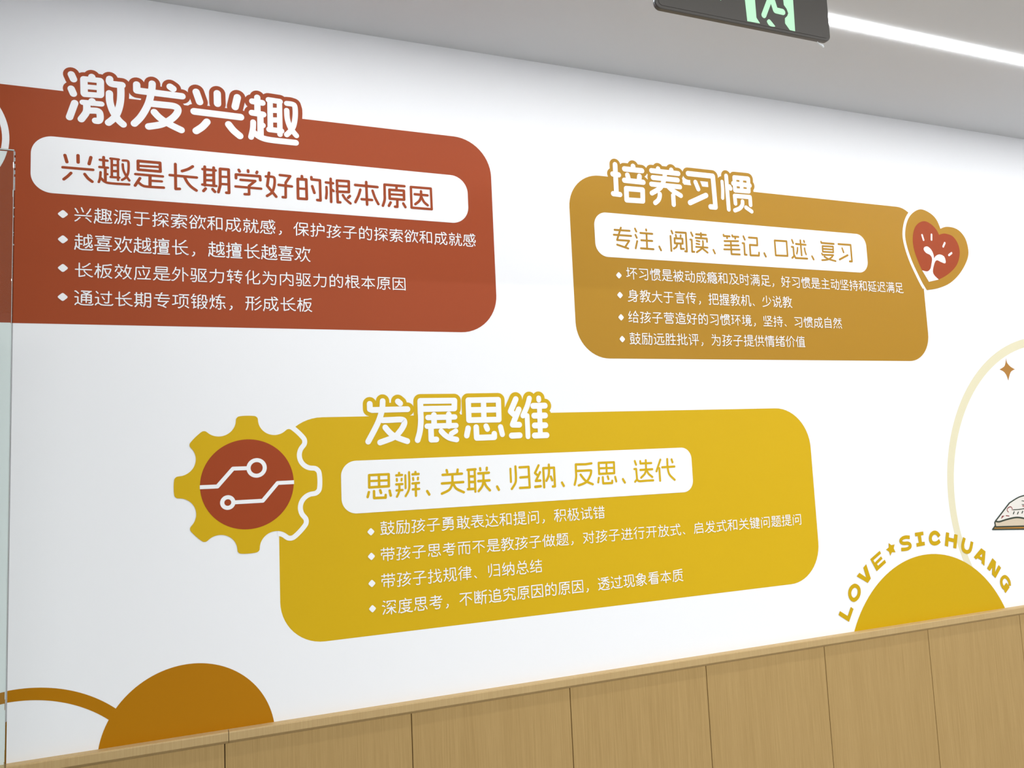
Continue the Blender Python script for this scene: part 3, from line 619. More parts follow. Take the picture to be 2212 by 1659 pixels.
    '瘾': [[6676, 6374, 6270], [5058, 5459], [1142, 1645, 1944], [1561, 1173], [1316, 2032, 2142, 1944], [8326, 8816], [5647, 8447], [5783, 2283, 2252, 2247, 1944], [5783, 8783], [5783, 5590], [3731, 4128, 4529, 4634, 4544, 4153, 4671, 4373, 3272, 3214], [7922, 8018, 7814, 6114, 5917, 5927], [6732, 7326, 7325], [6270, 6070, 5564, 5459], [6270, 7870, 7766, 7563, 7458], [4917, 5225], [5459, 5658, 7458], [7458, 8457, 8447], [5537, 8337, 8447]],
    '的': [[4962, 5575, 5876], [6840, 5955, 5655], [5876, 8476, 8338, 8021, 7716, 7315, 6415, 5919], [5876, 5880, 6087, 5992], [1550, 1523], [1550, 4050], [1550, 1576, 2576], [1523, 1516], [1523, 4023, 4050], [2576, 4075, 4050], [2576, 2890]],
    '看': [[3049, 3250, 7650, 7749, 7739], [3049, 3462], [7717, 3117], [7717, 7728], [3863, 8662], [3863, 3462], [3863, 4072, 4174], [1336, 3049], [7739, 7728], [7739, 3139], [3462, 1262], [1974, 4174], [8088, 7689, 4486], [3117, 3128], [4486, 4376, 4174], [4486, 1986], [7728, 3128], [3139, 3128], [3139, 3049], [8074, 4174]],
    '积': [[2814, 2852, 2754], [5634, 4919, 4615, 4414], [2764, 4164], [2764, 2885], [2754, 3055, 3452, 4044, 4038], [2754, 2764], [2885, 1183], [2885, 3086, 3888], [8616, 7932, 7635], [2764, 1164], [1126, 1132, 1741, 2251, 2754], [5150, 8350, 8383, 5183, 5150]],
    '究': [[4790, 5081], [8373, 8380, 5081], [4247, 6746, 6719, 7016, 8215, 8516, 8720, 8727, 8531], [4247, 4355], [1660, 1959, 3467, 3871, 4271], [1016, 1615, 3123, 3729, 4135, 4247], [8160, 6171, 5871], [1471, 1480, 5081], [4247, 1847]],
    '索': [[4768, 8568, 8558], [4768, 4970, 4982], [7440, 7238, 5337, 5036], [7440, 7838, 8333], [7440, 7343, 6847], [1735, 3037], [4989, 4982], [3037, 3236, 5036], [3037, 3241, 4346, 4449], [4449, 5250, 6457, 6657], [4449, 4250, 3250, 3051], [3528, 3127, 2823, 1616, 1217], [3914, 4414, 5016, 5036], [6427, 6727, 8316, 8516], [4768, 4462, 3155, 3051], [4768, 1368, 1358], [4982, 1482], [4982, 8482], [3051, 2550, 2251]],
    '纳': [[1338, 1740], [3626, 1120], [6253, 5234, 4434], [6253, 6553, 6850, 7635, 8434], [6253, 6470], [2688, 2279, 1465, 1361, 2761], [6816, 7314, 8316, 8420, 8434], [6470, 4470, 4434], [6470, 8470, 8434], [6470, 6589], [3570, 3163, 2761], [4414, 4434], [3746, 3342, 2540, 1740], [2761, 2656, 1846, 1740]],
    '结': [[8217, 4917], [8217, 8142, 4942, 4917], [4917, 4914], [3743, 2140, 1741], [8578, 6578], [2861, 2656, 1947, 1741], [2861, 1361, 1467, 2074, 2688], [2861, 3162, 3570], [6578, 6558], [6578, 4478], [6578, 6589], [4028, 3625, 1120], [8358, 6558], [1741, 1339, 1140], [6558, 4658]],
    '给': [[8662, 8561, 7965], [7965, 7461, 5261, 4964], [7965, 7176, 6783, 6385], [4814, 4818], [2761, 2655, 1947, 1844, 1942], [2761, 1461, 1465, 1973, 2688], [2761, 3162, 3570], [3625, 1320], [3543, 2140, 1942], [1339, 1942], [6791, 6488, 6385], [7818, 7814], [7818, 4818], [7818, 7744, 4844, 4818], [4964, 4967, 5472, 6184, 6385]],
    '绪': [[8217, 5217], [8217, 8232], [3570, 3162, 2761], [5217, 5232], [2761, 2656, 1947, 1740], [2761, 1361], [7776, 7672, 7368, 7162], [7776, 8077, 8385, 8886], [7776, 7379, 6179], [1021, 1520, 3626], [4162, 6262], [8762, 7162], [1338, 1740], [3545, 3342, 1740], [6262, 6164, 6179], [5246, 5232], [5246, 4645, 4343, 4043], [5246, 5648], [4679, 6179], [7162, 6262], [1361, 1465, 1770, 2688], [6179, 6189], [8232, 5232], [8232, 8147, 5847, 5648], [5648, 5853, 6258, 6359, 6262]],
    '考': [[7883, 7782, 7076], [4580, 4564], [4580, 2180], [4580, 6580, 7076], [4580, 4589], [4564, 1464], [4564, 5163], [8564, 6564, 6365], [7076, 6973, 6570, 6365], [7749, 4449, 4250], [1340, 2544, 3248, 3849], [4417, 4714, 5214, 6515, 6819, 7023, 7134, 3634, 3535, 3849], [3849, 4250], [4250, 4354, 4958, 5163], [6365, 5163]],
    '而': [[1385, 4885], [6716, 7114, 7914, 8116, 8265, 5965], [4566, 5965], [4566, 3865], [4566, 4571, 4885], [5965, 5917], [3865, 3817], [3865, 1765, 1714], [4885, 8685]],
    '胜': [[6644, 6616], [6644, 4844], [6644, 8444], [6644, 6670], [4358, 4768, 4970], [4970, 6670], [4970, 5185], [1665, 1644], [1665, 3465], [1665, 1686, 3486, 3465], [6670, 8570], [6670, 6689], [1113, 1116, 1429, 1644], [6616, 4416], [6616, 8716], [1644, 3444], [3465, 3444], [2217, 2614, 3315, 3417, 3444]],
    '自': [[5292, 4789, 4678], [7719, 7714], [7719, 2219], [7719, 7738], [7738, 2238], [7738, 7758], [2258, 2238], [2258, 7758], [2258, 2277, 4678], [7758, 7777, 4678], [2214, 2219], [2219, 2238]],
    '营': [[8356, 8367, 8268, 1668, 1656], [3382, 3377], [3382, 1382], [3382, 6582], [3382, 3389], [7716, 2316], [7716, 7732, 7633, 2333, 2316], [6582, 6577], [6582, 8682], [6582, 6589], [3044, 6944, 7045, 7056, 6857, 2957, 2944, 3044]],
    '行': [[2454, 2514], [2454, 1852, 1246], [2454, 2560, 3270], [4360, 7360], [7360, 7316, 7114, 6814, 5814, 5417], [7360, 8660], [4785, 8485], [1273, 1978, 3090]],
    '表': [[4969, 4957, 5055], [4969, 2169], [4969, 7869], [4969, 4982], [4982, 1782], [4982, 8282], [4982, 4989], [5423, 3818, 3117], [834, 1433, 2438, 3139], [3139, 3117], [3139, 3444, 4250, 4355], [8555, 5055], [5055, 4355], [5055, 5253, 5349, 5938, 6234, 6533], [8145, 6533], [8919, 8518, 7622, 6729, 6533], [4355, 1355]],
    '被': [[2582, 2289], [2350, 2314], [2350, 1747, 1140, 1038], [6727, 5517, 4915], [6727, 7719, 8515, 8816], [6727, 5838, 5350, 5255], [6727, 7843, 8048, 8155, 6555], [6577, 6555], [6577, 4576, 4555], [6577, 8477, 8571, 8264], [6577, 6589], [3555, 2949], [3536, 3540, 3046, 2949], [3712, 3616, 4126, 4438, 4555], [2350, 2949], [2350, 2558, 3066, 3174, 1174], [6555, 5255], [4555, 5255]],
    '规': [[1418, 1925, 2542], [2542, 2941, 3929], [2542, 2654], [8244, 8186, 5086, 5044], [2654, 1154], [2654, 4054], [2654, 2675], [8531, 8827, 8617, 8315, 7215, 6918, 6839, 6540], [4116, 4315, 4919, 5626, 6238, 6540], [6540, 6671], [1375, 2675], [3875, 2675], [2689, 2675]],
    '言': [[7417, 2517], [7417, 7435, 7336, 2536, 2517], [2550, 7350], [7364, 2564], [5277, 1377], [5277, 8677], [5277, 5283, 4691]],
    '评': [[4175, 4374, 4758], [6285, 6246], [6285, 4085], [6285, 8385], [8846, 6246], [8076, 8173, 7658, 7755], [3528, 3025, 2423], [6214, 6246], [3746, 6246], [1162, 2361, 2423], [2423, 2015], [1786, 2677]],
    '试': [[6430, 6226, 5125], [6889, 6971], [4152, 5052], [5052, 5125], [5052, 5952], [2523, 2016], [2523, 3225, 3527, 3730], [2523, 2561, 1262], [2086, 2879], [6971, 3871], [5125, 4923, 4121], [8632, 8825, 8517, 8316, 7917, 7622, 7140, 6971], [8671, 6971], [8481, 7789]],
    '说': [[2016, 2019, 2423, 2526], [2680, 1987], [3835, 3732, 3328, 2526], [8528, 8724, 8720, 8516, 7115, 6916, 6849], [4490, 4888, 5280, 5272], [5272, 4272, 4250, 5349], [5272, 7073], [7689, 7179, 7073], [5349, 5233, 4825, 3916, 3316], [5349, 6849], [2526, 2561, 1162], [7073, 7971, 7950, 6849]],
    '象': [[6642, 6836, 7626, 8320, 8520], [6642, 5840, 5538], [6642, 6744, 7749], [3856, 4649, 4646], [5373, 5067, 4762, 4658], [5373, 2572, 2273], [971, 1470, 2273], [1146, 1644, 2346, 3452, 3856], [3585, 3184, 2780, 2477, 2273], [3585, 5685, 5782, 5373], [3585, 3690, 3891], [2273, 2258, 3558, 3856], [4658, 7758, 7772, 5373], [4658, 4058, 3856], [3817, 4114, 4814, 5115, 5518, 5722, 5827, 5635, 5538], [1320, 1819, 3425, 4631, 5538], [5538, 5045, 4646], [1434, 2032, 2735, 4141, 4646]],
    '质': [[8388, 7689, 5686], [5571, 5456], [5571, 2071], [1217, 1728, 1938, 2049, 2071], [2616, 3014, 3717, 4722, 5228, 5533, 5645], [2071, 2083, 2184, 5686], [7931, 7956, 5456], [5686, 5571], [8716, 8315, 6425, 6124], [8671, 5571], [5456, 3456, 3431]],
    '越': [[5826, 6126, 7136, 7437], [7445, 7437], [7445, 7947, 8560, 8564], [7445, 7347, 7250, 7074], [1161, 2961], [8641, 8835, 8629, 8528, 8028, 7437], [2890, 2879], [2961, 3043], [2961, 4461], [7074, 5274, 5340], [7074, 8874], [7074, 6990], [1732, 1431, 1116], [1732, 1931, 2425, 2924], [1732, 1637, 1649], [3043, 2924], [3043, 4243], [2961, 2879], [6547, 6443, 5941, 5340], [9119, 8616, 4416, 3219, 3020, 2924], [2879, 1579], [2879, 4379], [7789, 7989, 8583], [5036, 5340]],
    '趣': [[9019, 8516, 4416, 3119, 2821, 2725], [2763, 1263], [2763, 2679], [2725, 2326, 1932, 1632], [2725, 2845], [4033, 4332, 4735], [1649, 1632], [6271, 6254], [6271, 4771], [6271, 6286], [3845, 2845], [4735, 5937, 6239], [4735, 4754], [7128, 7029, 7332, 7743, 7944], [4771, 4754], [4771, 4786], [6239, 6641, 6740], [6239, 6254], [6286, 4786], [6286, 6686], [7944, 8341, 8631], [7944, 7954], [4486, 4786], [1632, 1431, 1322, 1016, 1111], [6868, 7068, 7656, 7954], [2690, 2679], [6239, 6225], [7954, 8257, 8362, 8579, 7180], [3862, 2763], [2845, 2763], [2679, 1479], [2679, 3779], [6254, 4754]],
    '足': [[2634, 2332, 2329, 1618], [2634, 2932, 3228, 4020, 5018], [2634, 2747], [5018, 5216, 5815, 8515, 9018], [5018, 5041], [5041, 8041], [5041, 5061], [5061, 2361, 2386, 5086, 7786, 7762, 5061]],
    '身': [[8458, 7749, 7148], [6240, 6035, 3722, 1514, 1015], [6240, 2641], [6240, 7040], [2655, 2641], [2655, 7155], [2655, 2668], [2668, 7168], [2668, 2681, 4682], [7168, 7155], [7168, 7081, 4682], [5017, 5414, 6514, 6815, 7017, 7040], [7148, 7040], [7148, 7155], [4890, 4682], [2641, 1440]],
    '转': [[2380, 1965, 1659, 1452, 2952], [2380, 1179], [8762, 6063], [6580, 6376, 6371, 6063], [6580, 4979], [2590, 2588, 2380], [2933, 2914], [2933, 1230], [2380, 3879], [2933, 4135], [2933, 2952], [6580, 8479], [6580, 6789], [6063, 5650, 5746, 8046, 7940, 6825], [6063, 4662], [2952, 3852], [2952, 2965], [7517, 6822, 6825], [6825, 6326, 5730, 5529]],
    '达': [[1256, 2556, 2526], [8671, 5972], [2376, 1787], [3772, 5972], [6090, 5972], [1212, 1218, 1320, 1925, 2526], [2526, 2826, 4018, 4916, 8617, 9020], [5858, 4840, 4234, 3832], [5858, 6257, 7643, 8332], [5858, 5972]],
    '过': [[1256, 2556, 2527], [3774, 7274], [1687, 2379], [7274, 7131, 6729, 5729, 5332], [7274, 8574], [7274, 7289], [1217, 1724, 2126, 2527], [2527, 2826, 3819, 5017, 8217, 8618, 9022], [5247, 4360]],
    '进': [[5174, 5051], [5174, 3874], [5174, 7274], [5174, 5188], [1786, 2480, 2677, 2576], [7288, 7274], [9020, 8617, 5316, 4017, 2526], [8374, 7274], [7274, 7251], [7229, 7251], [1258, 2557, 2526], [5051, 7251], [8551, 7251], [2526, 2025, 1420, 1217, 1214], [3751, 5051], [5051, 4840, 4129]],
    '远': [[5164, 4947, 4639, 4031, 3729, 3430], [5164, 3564], [5164, 6864], [8084, 4184], [1417, 1923, 2325], [2325, 2724, 4016, 5214, 8215, 8616, 8817], [2325, 2358, 1159], [6864, 6834, 6931, 7129, 8430, 8638, 8442], [6864, 8664], [1484, 2677]],
    '迟': [[1258, 2557, 2526], [1216, 1218, 1421, 2025, 2526], [3732, 4346, 4462], [4462, 8162, 8085, 4585, 4462], [2085, 2577], [8719, 8617, 8017, 4717, 3819, 2526], [6353, 8232]],
    '追': [[1316, 2022, 2523], [6090, 5988, 5882], [4363, 4349], [4363, 7864, 7880, 7781, 5882], [4363, 4380, 5882], [2577, 1686, 1486], [4349, 4328, 8128, 8247, 8049, 4349], [1159, 2558, 2523], [2523, 2823, 3817, 4915, 8516, 9019]],
    '透': [[1316, 2324], [3586, 3985, 5386, 6185], [9157, 8656, 8058, 7165, 6572], [4251, 5351], [1355, 2355, 2324], [5972, 4058, 3656, 3256], [5972, 5574, 3574], [5972, 6572], [5972, 6174, 6185], [6185, 7989, 8188], [5351, 5346, 4835, 4330, 3827, 3328], [5351, 7051, 7043, 8343, 8335, 8028, 7726, 6727], [8817, 8616, 8215, 5314, 4116, 2923, 2324], [1486, 2378, 2476], [5972, 6170, 6159], [6572, 6774, 8674]],
    '通': [[6670, 6468, 6168], [6670, 7368, 8368, 8355], [6670, 6574], [6168, 6155], [6168, 4168, 4055], [6574, 5975, 5079, 4979], [6574, 6877, 7581, 7886], [4087, 7886], [9120, 8616, 8116, 4916, 3718, 2725, 2425], [1216, 1622, 2025, 2425], [7327, 8026, 8228, 8331, 8341], [4055, 4041], [4055, 6155], [1186, 1586, 2675], [6128, 6141], [4041, 4028], [4041, 6141], [8387, 7886], [2425, 2456, 1156], [8341, 6141], [8341, 8355], [8355, 6155], [6141, 6155]],
    '造': [[8279, 6179], [1316, 1821, 2323], [3570, 4178, 4479], [1685, 2576], [3561, 6162], [2323, 2723, 4016, 4915, 8516, 9019], [2323, 2355, 1255], [4479, 6179], [4479, 4486, 4689, 4991], [6189, 6179], [8661, 6162], [6162, 6179], [4229, 7929, 7948, 4248, 4229]],
    '错': [[8132, 8117], [8132, 5032], [8132, 8146, 8047, 5147, 5032], [5017, 5014], [5017, 8117], [5017, 5032], [5690, 5678], [7478, 7461], [7478, 5678], [7478, 8578], [7478, 7490], [7461, 5661], [7461, 8661], [2620, 2217], [2620, 3121, 3724], [2620, 2546], [4561, 5661], [3564, 2564], [2289, 1979], [1979, 1677, 1171, 1168], [1979, 3779], [5678, 5661], [5678, 4778], [2546, 1346], [2546, 3746], [2546, 2564], [1764, 2564]],
    '键': [[8614, 6416, 5619, 4826, 4527], [8634, 7034], [5959, 7059], [5634, 7034], [3755, 3757, 4159], [7059, 7047], [7059, 8359, 8371], [7059, 7071], [1880, 1679, 1168, 1664, 2264], [1880, 3180], [1880, 2090, 2392], [5947, 7047], [1916, 2221], [7047, 7034], [7047, 8447], [3985, 4985, 4978, 4264, 4159], [2246, 2221], [2246, 1246], [2246, 3246], [2246, 2264], [8371, 7071], [8371, 8871], [8371, 8383, 7083], [3226, 2822, 2221], [5983, 7083], [7083, 7071], [7083, 7090], [7071, 5671], [4527, 3616], [4527, 4535], [4535, 4137, 4044], [4535, 4736, 4941, 5059, 4159], [2264, 3164], [7034, 7023]],
    '锻': [[3322, 2319], [5567, 4367], [5616, 5914, 6216, 7123, 7327], [6059, 6262, 6568, 6586, 8085, 8064, 8262, 8861], [2364, 2346], [2364, 1764], [2364, 3164], [6550, 6543, 6640, 7327], [6550, 8350], [4367, 4349], [4367, 4381, 4483, 5589], [4330, 4314], [4330, 3929], [2016, 2319], [8516, 7523, 7327], [2319, 2346], [7327, 7731, 8038, 8350], [3279, 1979], [8350, 8752], [2491, 2089, 1979], [1246, 2346], [1979, 1577, 1171, 1068], [5549, 4349], [2346, 3246], [4330, 4731, 5832], [4330, 4349]],
    '长': [[1355, 3055], [3055, 3017], [3055, 5255], [3055, 3089], [7888, 7488, 7082, 5873, 4767, 4568], [8555, 5255], [8919, 8618, 8219, 6828, 5641, 5248, 5255], [3017, 5322, 5526]],
    '问': [[6816, 7014, 7714, 8116, 8219, 8285, 4085], [2285, 2878], [1669, 1614], [3635, 3630], [3635, 6136, 6162, 3662, 3635]],
    '项': [[7026, 7126, 8616], [4535, 4571, 6071], [3479, 2379], [6071, 8170, 8135], [6071, 6285], [1179, 2379], [3539, 2337], [3716, 3914, 4617, 5322, 5928, 6235, 6359], [932, 1132, 2135, 2337], [2337, 2379], [8786, 6285], [6285, 4286]],
    '题': [[4652, 2952], [1729, 1115], [1729, 2028, 2424, 2923], [1729, 1841], [1152, 2952], [5286, 6886], [5540, 5571, 6673], [4725, 5124, 5526, 6232, 6537, 6849, 7062], [6886, 6673], [6886, 8786], [7534, 8526], [4437, 2937], [4175, 4165, 4064, 1864, 1765, 1775], [4175, 1775], [4175, 4186, 4087, 1787, 1775], [2923, 3119, 4416, 8515, 9018], [2923, 2937], [2937, 2952], [8341, 8372, 6673]],
    '驱': [[7249, 7047, 5929], [7249, 7647, 8431], [7249, 7255], [1816, 2114, 3114, 3418, 3728, 3848, 3149], [8575, 8173, 7658, 7456, 7255], [6070, 6857, 7255], [1673, 1449, 3149], [3149, 3486, 1386], [2934, 1129, 1029], [8585, 4985, 4917, 8817]],
    '鼓': [[1468, 2969], [2226, 1934], [4368, 2969], [2989, 2982], [1017, 1317, 3520], [3520, 4622], [3520, 3834, 4136], [6956, 5556], [6956, 8356, 8350, 7738, 6928], [6956, 6976], [6989, 6976], [8916, 8515, 8217, 7422, 6928], [6928, 5517, 5014, 4616], [6928, 6138, 5746, 5556], [6976, 5276], [6976, 8776], [2982, 2969], [2982, 1282], [2982, 4582], [1641, 4141, 4156, 1657, 1641]],
    '，': [[2012, 2414, 2920, 3129, 2632]],
}


def glyph(c):
    # centre lines of the characters on a 90 unit grid; each number is 100*x + y
    return [[(v//100/90, v % 100/90) for v in w] for w in GLYPHS[c]]


def text_line(parent, s, left, right, lt, lb, rt, rb, rad, m):
    """monoline lettering between measured ink edges (photo pixels)"""
    x0 = P(left, (lt+lb)/2)[0]
    x1 = P(right, (rt+rb)/2)[0]
    z1 = (P(left+15, lt)[1]+P(right-12, rt)[1])/2
    z0 = (P(left+15, lb)[1]+P(right-12, rb)[1])/2
    gs = [glyph(c) for c in s]
    first = min(p[0] for w in gs[0] for p in w)
    last = max(p[0] for w in gs[-1] for p in w)
    r = rad*(z1-z0)
    x0 += r
    x1 -= r
    z0 += r
    z1 -= r
    pit = (x1-x0)/(len(s)-1+last-first)
    tops = [max(p[1] for w in g for p in w) for g, c in zip(gs, s) if c not in '，、']
    bots = [min(p[1] for w in g for p in w) for g, c in zip(gs, s) if c not in '，、']
    ta, ba = max(tops), min(bots)
    fl = Flat(0.0010)
    for i, g in enumerate(gs):
        if i and s[i-1] in '，、':        # a phrase ends after its comma
            fl.build('text_line', m, parent)
            fl = Flat(0.0010)
        for w in g:
            fl.stroke([(x0+(i+px-first)*pit, z0+(pz-ba)/(ta-ba)*(z1-z0)) for px, pz in w], r, n=8)
    return fl.build('text_line', m, parent)


def lettering(parent, name, groups, m, lift):
    words = {}
    for g in groups:
        for pts, r, c, cl, wd in g:
            words.setdefault(wd, Flat(lift)).stroke(pts, r, cl, 16)
    for fl in words.values():
        fl.build(name, m, parent)


def outline(parent, groups, extra, m):
    fl = Flat(0.0003)
    for g in groups:
        for pts, r, c, cl, wd in g:
            fl.stroke(pts, r+rpx(c[0], c[1], extra), cl, 24)
    return fl.build('title_outline', m, parent)


def bullets(parent, ox, oy, s, cs, hw, hh):
    for cx, cy in cs:
        fl = Flat(0.0010)
        x, z = P(ox+cx/s, oy+cy/s)
        w = rpx(ox+cx/s, oy+cy/s, hw/s)*1.08
        h = rpx(ox+cx/s, oy+cy/s, hh/s)*1.08
        q = [(x-w, z), (x, z-h), (x+w, z), (x, z+h)]
        out = []
        for j in range(4):
            b = np.array(q[j])
            a_, c_ = np.array(q[j-1]), np.array(q[(j+1) % 4])
            s0, e0 = b+(a_-b)*0.26, b+(c_-b)*0.26
            out += [tuple((1-t)**2*s0+2*t*(1-t)*b+t*t*e0) for t in (0, .25, .5, .75, 1)]
        fl.poly(out)
        fl.build('bullet_mark', PRINTW, parent)


# --- red panel
T1 = traced('''270,245 308,328; 268,490 305,575; 328,735 240,975; 620,290 625,330; 484,330 490,570;
765,365 768,590; r50 484,322 765,352; r44 490,455 765,478; r50 490,585 768,605; 625,705 628,730 ;
r48 462,722 785,752; ~ 530,740 535,830 518,905 440,1010; ~ r57 570,862 700,868 748,895 762,950 760,1005 735,1038 682,1036;
~ 925,325 922,370 965,408 1135,430; ~ 1112,430 1115,600 1100,750 1060,890 1000,990 905,1070;
~ 920,570 925,700 960,830 1010,930 1080,1030 1155,1100;
1385,420 1387,520 1450,530 2160,620; ~ 1650,405 1640,520 1600,700 1540,840 1450,980 1345,1085; 1955,458 2005,492;
~ 1640,745 1800,762 2020,788 2088,840 2062,925 1960,1020 1800,1100 1590,1135; ~ 1685,890 1760,970 1870,1052 2000,1125 2145,1195''',
            120, 130, 7.9, 59)
T1 += traced('''345,545 405,715; 705,570 710,745; 1048,638 1010,800; 310,877 1105,975; ~ 530,1055 450,1140 345,1210;
~ 900,1100 980,1200 1090,1295; r52 1388,640 1392,900; r52 1302,705 1475,732; r52 1295,900 1490,930; r52 1440,930 1445,1290;
r50 1445,1110 1480,1115; ~ r48 1318,1060 1312,1180 1282,1315; ~ r52 1330,1240 1450,1320 1620,1365 2045,1412;
r48 1580,680 1775,710; r46 1605,700 1612,1180; r45 1765,710 1775,1270; r47 1610,857 1765,862; r46 1612,1022 1770,1026;
r48 1590,1185 1800,1212; ~ r45 1890,742 1985,755 2028,795 2035,950 2010,1110 1960,1205 1890,1275; ~ r45 1890,860 1900,1000 1940,1130 1990,1210 2055,1290''',
             380, 130, 7.9, 60)
S1 = traced('''r36 215,165 260,318; 512,170 515,325; 805,215 765,362; r32 165,438 855,497; ~ r34 352,570 280,640 190,710;
~ r34 665,595 740,690 835,765; r32 1095,210 1098,440; r29 1010,268 1180,290; r29 1000,432 1190,450; r32 1132,450 1135,740;
r28 1140,590 1180,597; ~ r28 1025,550 1015,680 985,775; ~ r29 1040,690 1120,765 1250,802 1675,830; r28 1250,240 1440,262;
r28 1280,250 1282,660; r27 1420,270 1424,728; r28 1290,390 1420,393; r30 1285,525 1420,527; r28 1255,660 1450,675;
~ r27 1530,285 1625,290 1660,330 1662,480 1645,590 1595,675 1515,728; ~ r27 1530,370 1545,500 1600,620 1680,740''',
            120, 320, 10.533, 37)
S1 += traced('''* 175,125 632,165 640,345 177,305; r25 190,225 630,252; r27 120,398 690,447; r32 425,440 425,650; r25 430,535 670,550;
215,485 115,635; ~ r28 190,575 270,635 380,660 710,680; 950,190 958,705 1040,705; ~ 1090,335 1215,295 1310,240; r28 835,418 1395,470;
~ 1140,460 1200,570 1280,660 1388,738; 1560,245 1562,630; 1745,265 1750,640; r28 1515,295 1785,322; r27 1570,416 1740,420;
r26 1570,522 1740,528; r26 1510,615 1800,645; 1578,700 1535,748; 1725,712 1772,765; 1845,770 1882,630 1880,290 2055,305 2065,788 2010,785;
r25 1885,450 2060,458; r26 1885,602 2060,612''', 280, 335, 9.617, 30)
S1 += traced('''248,215 265,248; 440,225 442,255; 628,255 618,280; 190,385 190,310 688,348 695,430; r27 285,420 590,445 460,548 462,722 370,718;
r26 180,558 712,605; 875,275 840,545 1025,770; ~ r27 810,350 940,358 985,385 992,480 975,590 930,690 835,755;
r27 1100,322 1315,345 1222,480 1222,785 1160,780; r27 1075,525 1350,558; 1558,345 1560,390; * 1472,403 1648,415 1660,820 1480,808;
r25 1475,598 1650,610; r28 1755,365 1758,412 1932,430 1945,848 1878,840; 1773,555 1818,690''', 490, 345, 9.617, 29)
S1 += traced('''205,225 215,650; 118,292 248,308; ~ r23 128,378 132,480 122,585; 235,430 258,450; 320,258 538,272 540,470 320,460;
r22 320,355 540,368; 320,258 335,655 382,657; ~ r23 430,525 480,600 570,678; 558,542 525,575; 858,285 875,700; 655,338 1065,378;
~ 750,425 715,540 660,655; ~ 975,445 1020,570 1082,690; 775,600 965,615; 1560,362 1195,332 1198,520; ~ 1197,500 1198,610 1165,720; r23 1415,360 1415,420;
* 1285,425 1550,445 1555,610 1290,590; r20 1290,508 1550,525; 1430,620 1430,740 1388,738; 1308,660 1275,722; 1540,680 1578,745;
r22 * 1678,375 2045,405 2062,785 1692,755; r23 1865,455 1868,560; r22 1750,508 1985,530; ~ r23 1868,550 1835,630 1760,692;
~ r23 1868,550 1920,650 1988,712''', 690, 360, 8.508, 24)

xr, zt = P(1066, 500)[0], (P(134.3, 195.8)[1]+P(900, 285.8)[1]+P(987.9, 295.8)[1])/3
zl = (P(27, 697.7)[1]+P(900, 715.9)[1]+P(1005, 717.8)[1])/3
xl = P(-170, 480)[0]
r1 = rpx(1040, 330, 78)
p1 = empty('wall_sign', (0.5*(xl+xr), D, 0.5*(zl+zt)), 'brick red printed panel with the biggest white title, cut by left edge', 'sign')
fl = Flat(0.0002)
fl.poly(rrect(xl, xr, zl, zt, (r1, r1, r1, r1)))
fl.build('background', RED, p1)
outline(p1, [T1], 9.3, RED)
lettering(p1, 'title_lettering', [T1], PRINTW, 0.0010)
fl = Flat(0.0007)
xa, xb = P(66.5, 345)[0], P(1011, 440)[0]
za = (P(120, 416.4)[1]+P(900, 477)[1])/2
zbb = (P(100, 292.8)[1]+P(900, 371.9)[1])/2
rr = rpx(90, 320, 44)
rq = rpx(995, 400, 36)
fl.poly(rrect(xa, xb, za, zbb, (rr, rq, rq, rr)))
fl.build('subtitle_bar', PRINTW, p1)
lettering(p1, 'subtitle_lettering', [S1], RED, 0.0010)
bullets(p1, 120, 430, 4.809, [(77, 157), (77, 420), (77, 717), (75, 1018)], 51, 47)
RB = 0.0365
text_line(p1, '兴趣源于探索欲和成就感，保护孩子的探索欲和成就感', 160.5, 1027.4, 445, 481, 505.4, 534.6, RB, PRINTW)
text_line(p1, '越喜欢越擅长，越擅长越喜欢', 160.5, 670.8, 504.4, 542.3, 533, 565.2, RB, PRINTW)
text_line(p1, '长板效应是外驱力转化为内驱力的根本原因', 161.6, 875.7, 564.7, 601, 599.5, 627.9, RB, PRINTW)
text_line(p1, '通过长期专项锻炼，形成长板', 160.5, 674, 625.5, 661.5, 642.7, 674.9, RB, PRINTW)
# round icon at the panel's left end: only its white rim reaches the picture
cx, cz, cr = circle3(P(0, 232), P(20.5, 300), P(0, 364))
ic = empty('round_emblem', (cx, D, cz), 'round white-rimmed emblem at left end of the brick red panel', 'emblem')
fl = Flat(0.0008)
fl.disc((cx, cz), cr, 96)
fl.build('rim', PRINTW, ic)
fl = Flat(0.0011)
fl.disc((cx, cz), cr-rpx(10, 298, 14.5), 96)
fl.build('disc', DRED, ic)

# --- ochre panel
T2 = traced('''312,285 345,960; 255,510 400,530; 270,980 430,1000; 742,325 745,370; 535,388 955,432; 608,535 635,640; 895,565 885,660;
535,660 985,708; * 580,858 970,890 975,1155 590,1130; r55 1340,385 1345,430; r55 1655,415 1655,450; r56 1180,430 1820,500;
r55 1215,595 1805,655; r55 1180,752 1860,820; ~ r54 1500,490 1490,620 1440,760 1370,860 1190,968; ~ r55 1570,800 1680,900 1880,1025;
~ r53 1380,990 1375,1060 1340,1140 1270,1200; r54 1700,1025 1712,1240''', 1300, 330, 11.06, 59)
T2 += traced('''r58 285,500 875,562 940,1302 825,1293; r52 462,705 530,870; r58 335,1195 715,1020; ~ r40 1097,690 1112,880 1112,1085;
r49 1195,555 1258,1355; r49 1275,810 1300,855; 1390,595 1408,895; 1722,625 1735,920; 1390,592 1715,622; r48 1410,900 1735,925;
r50 1362,735 1760,785; r46 1552,620 1570,900; r47 1418,1215 1400,1032 1765,1062 1778,1250; ~ r46 1587,1165 1580,1250 1520,1330 1405,1380;
r46 1670,1310 1805,1405''', 1460, 330, 11.06, 49)
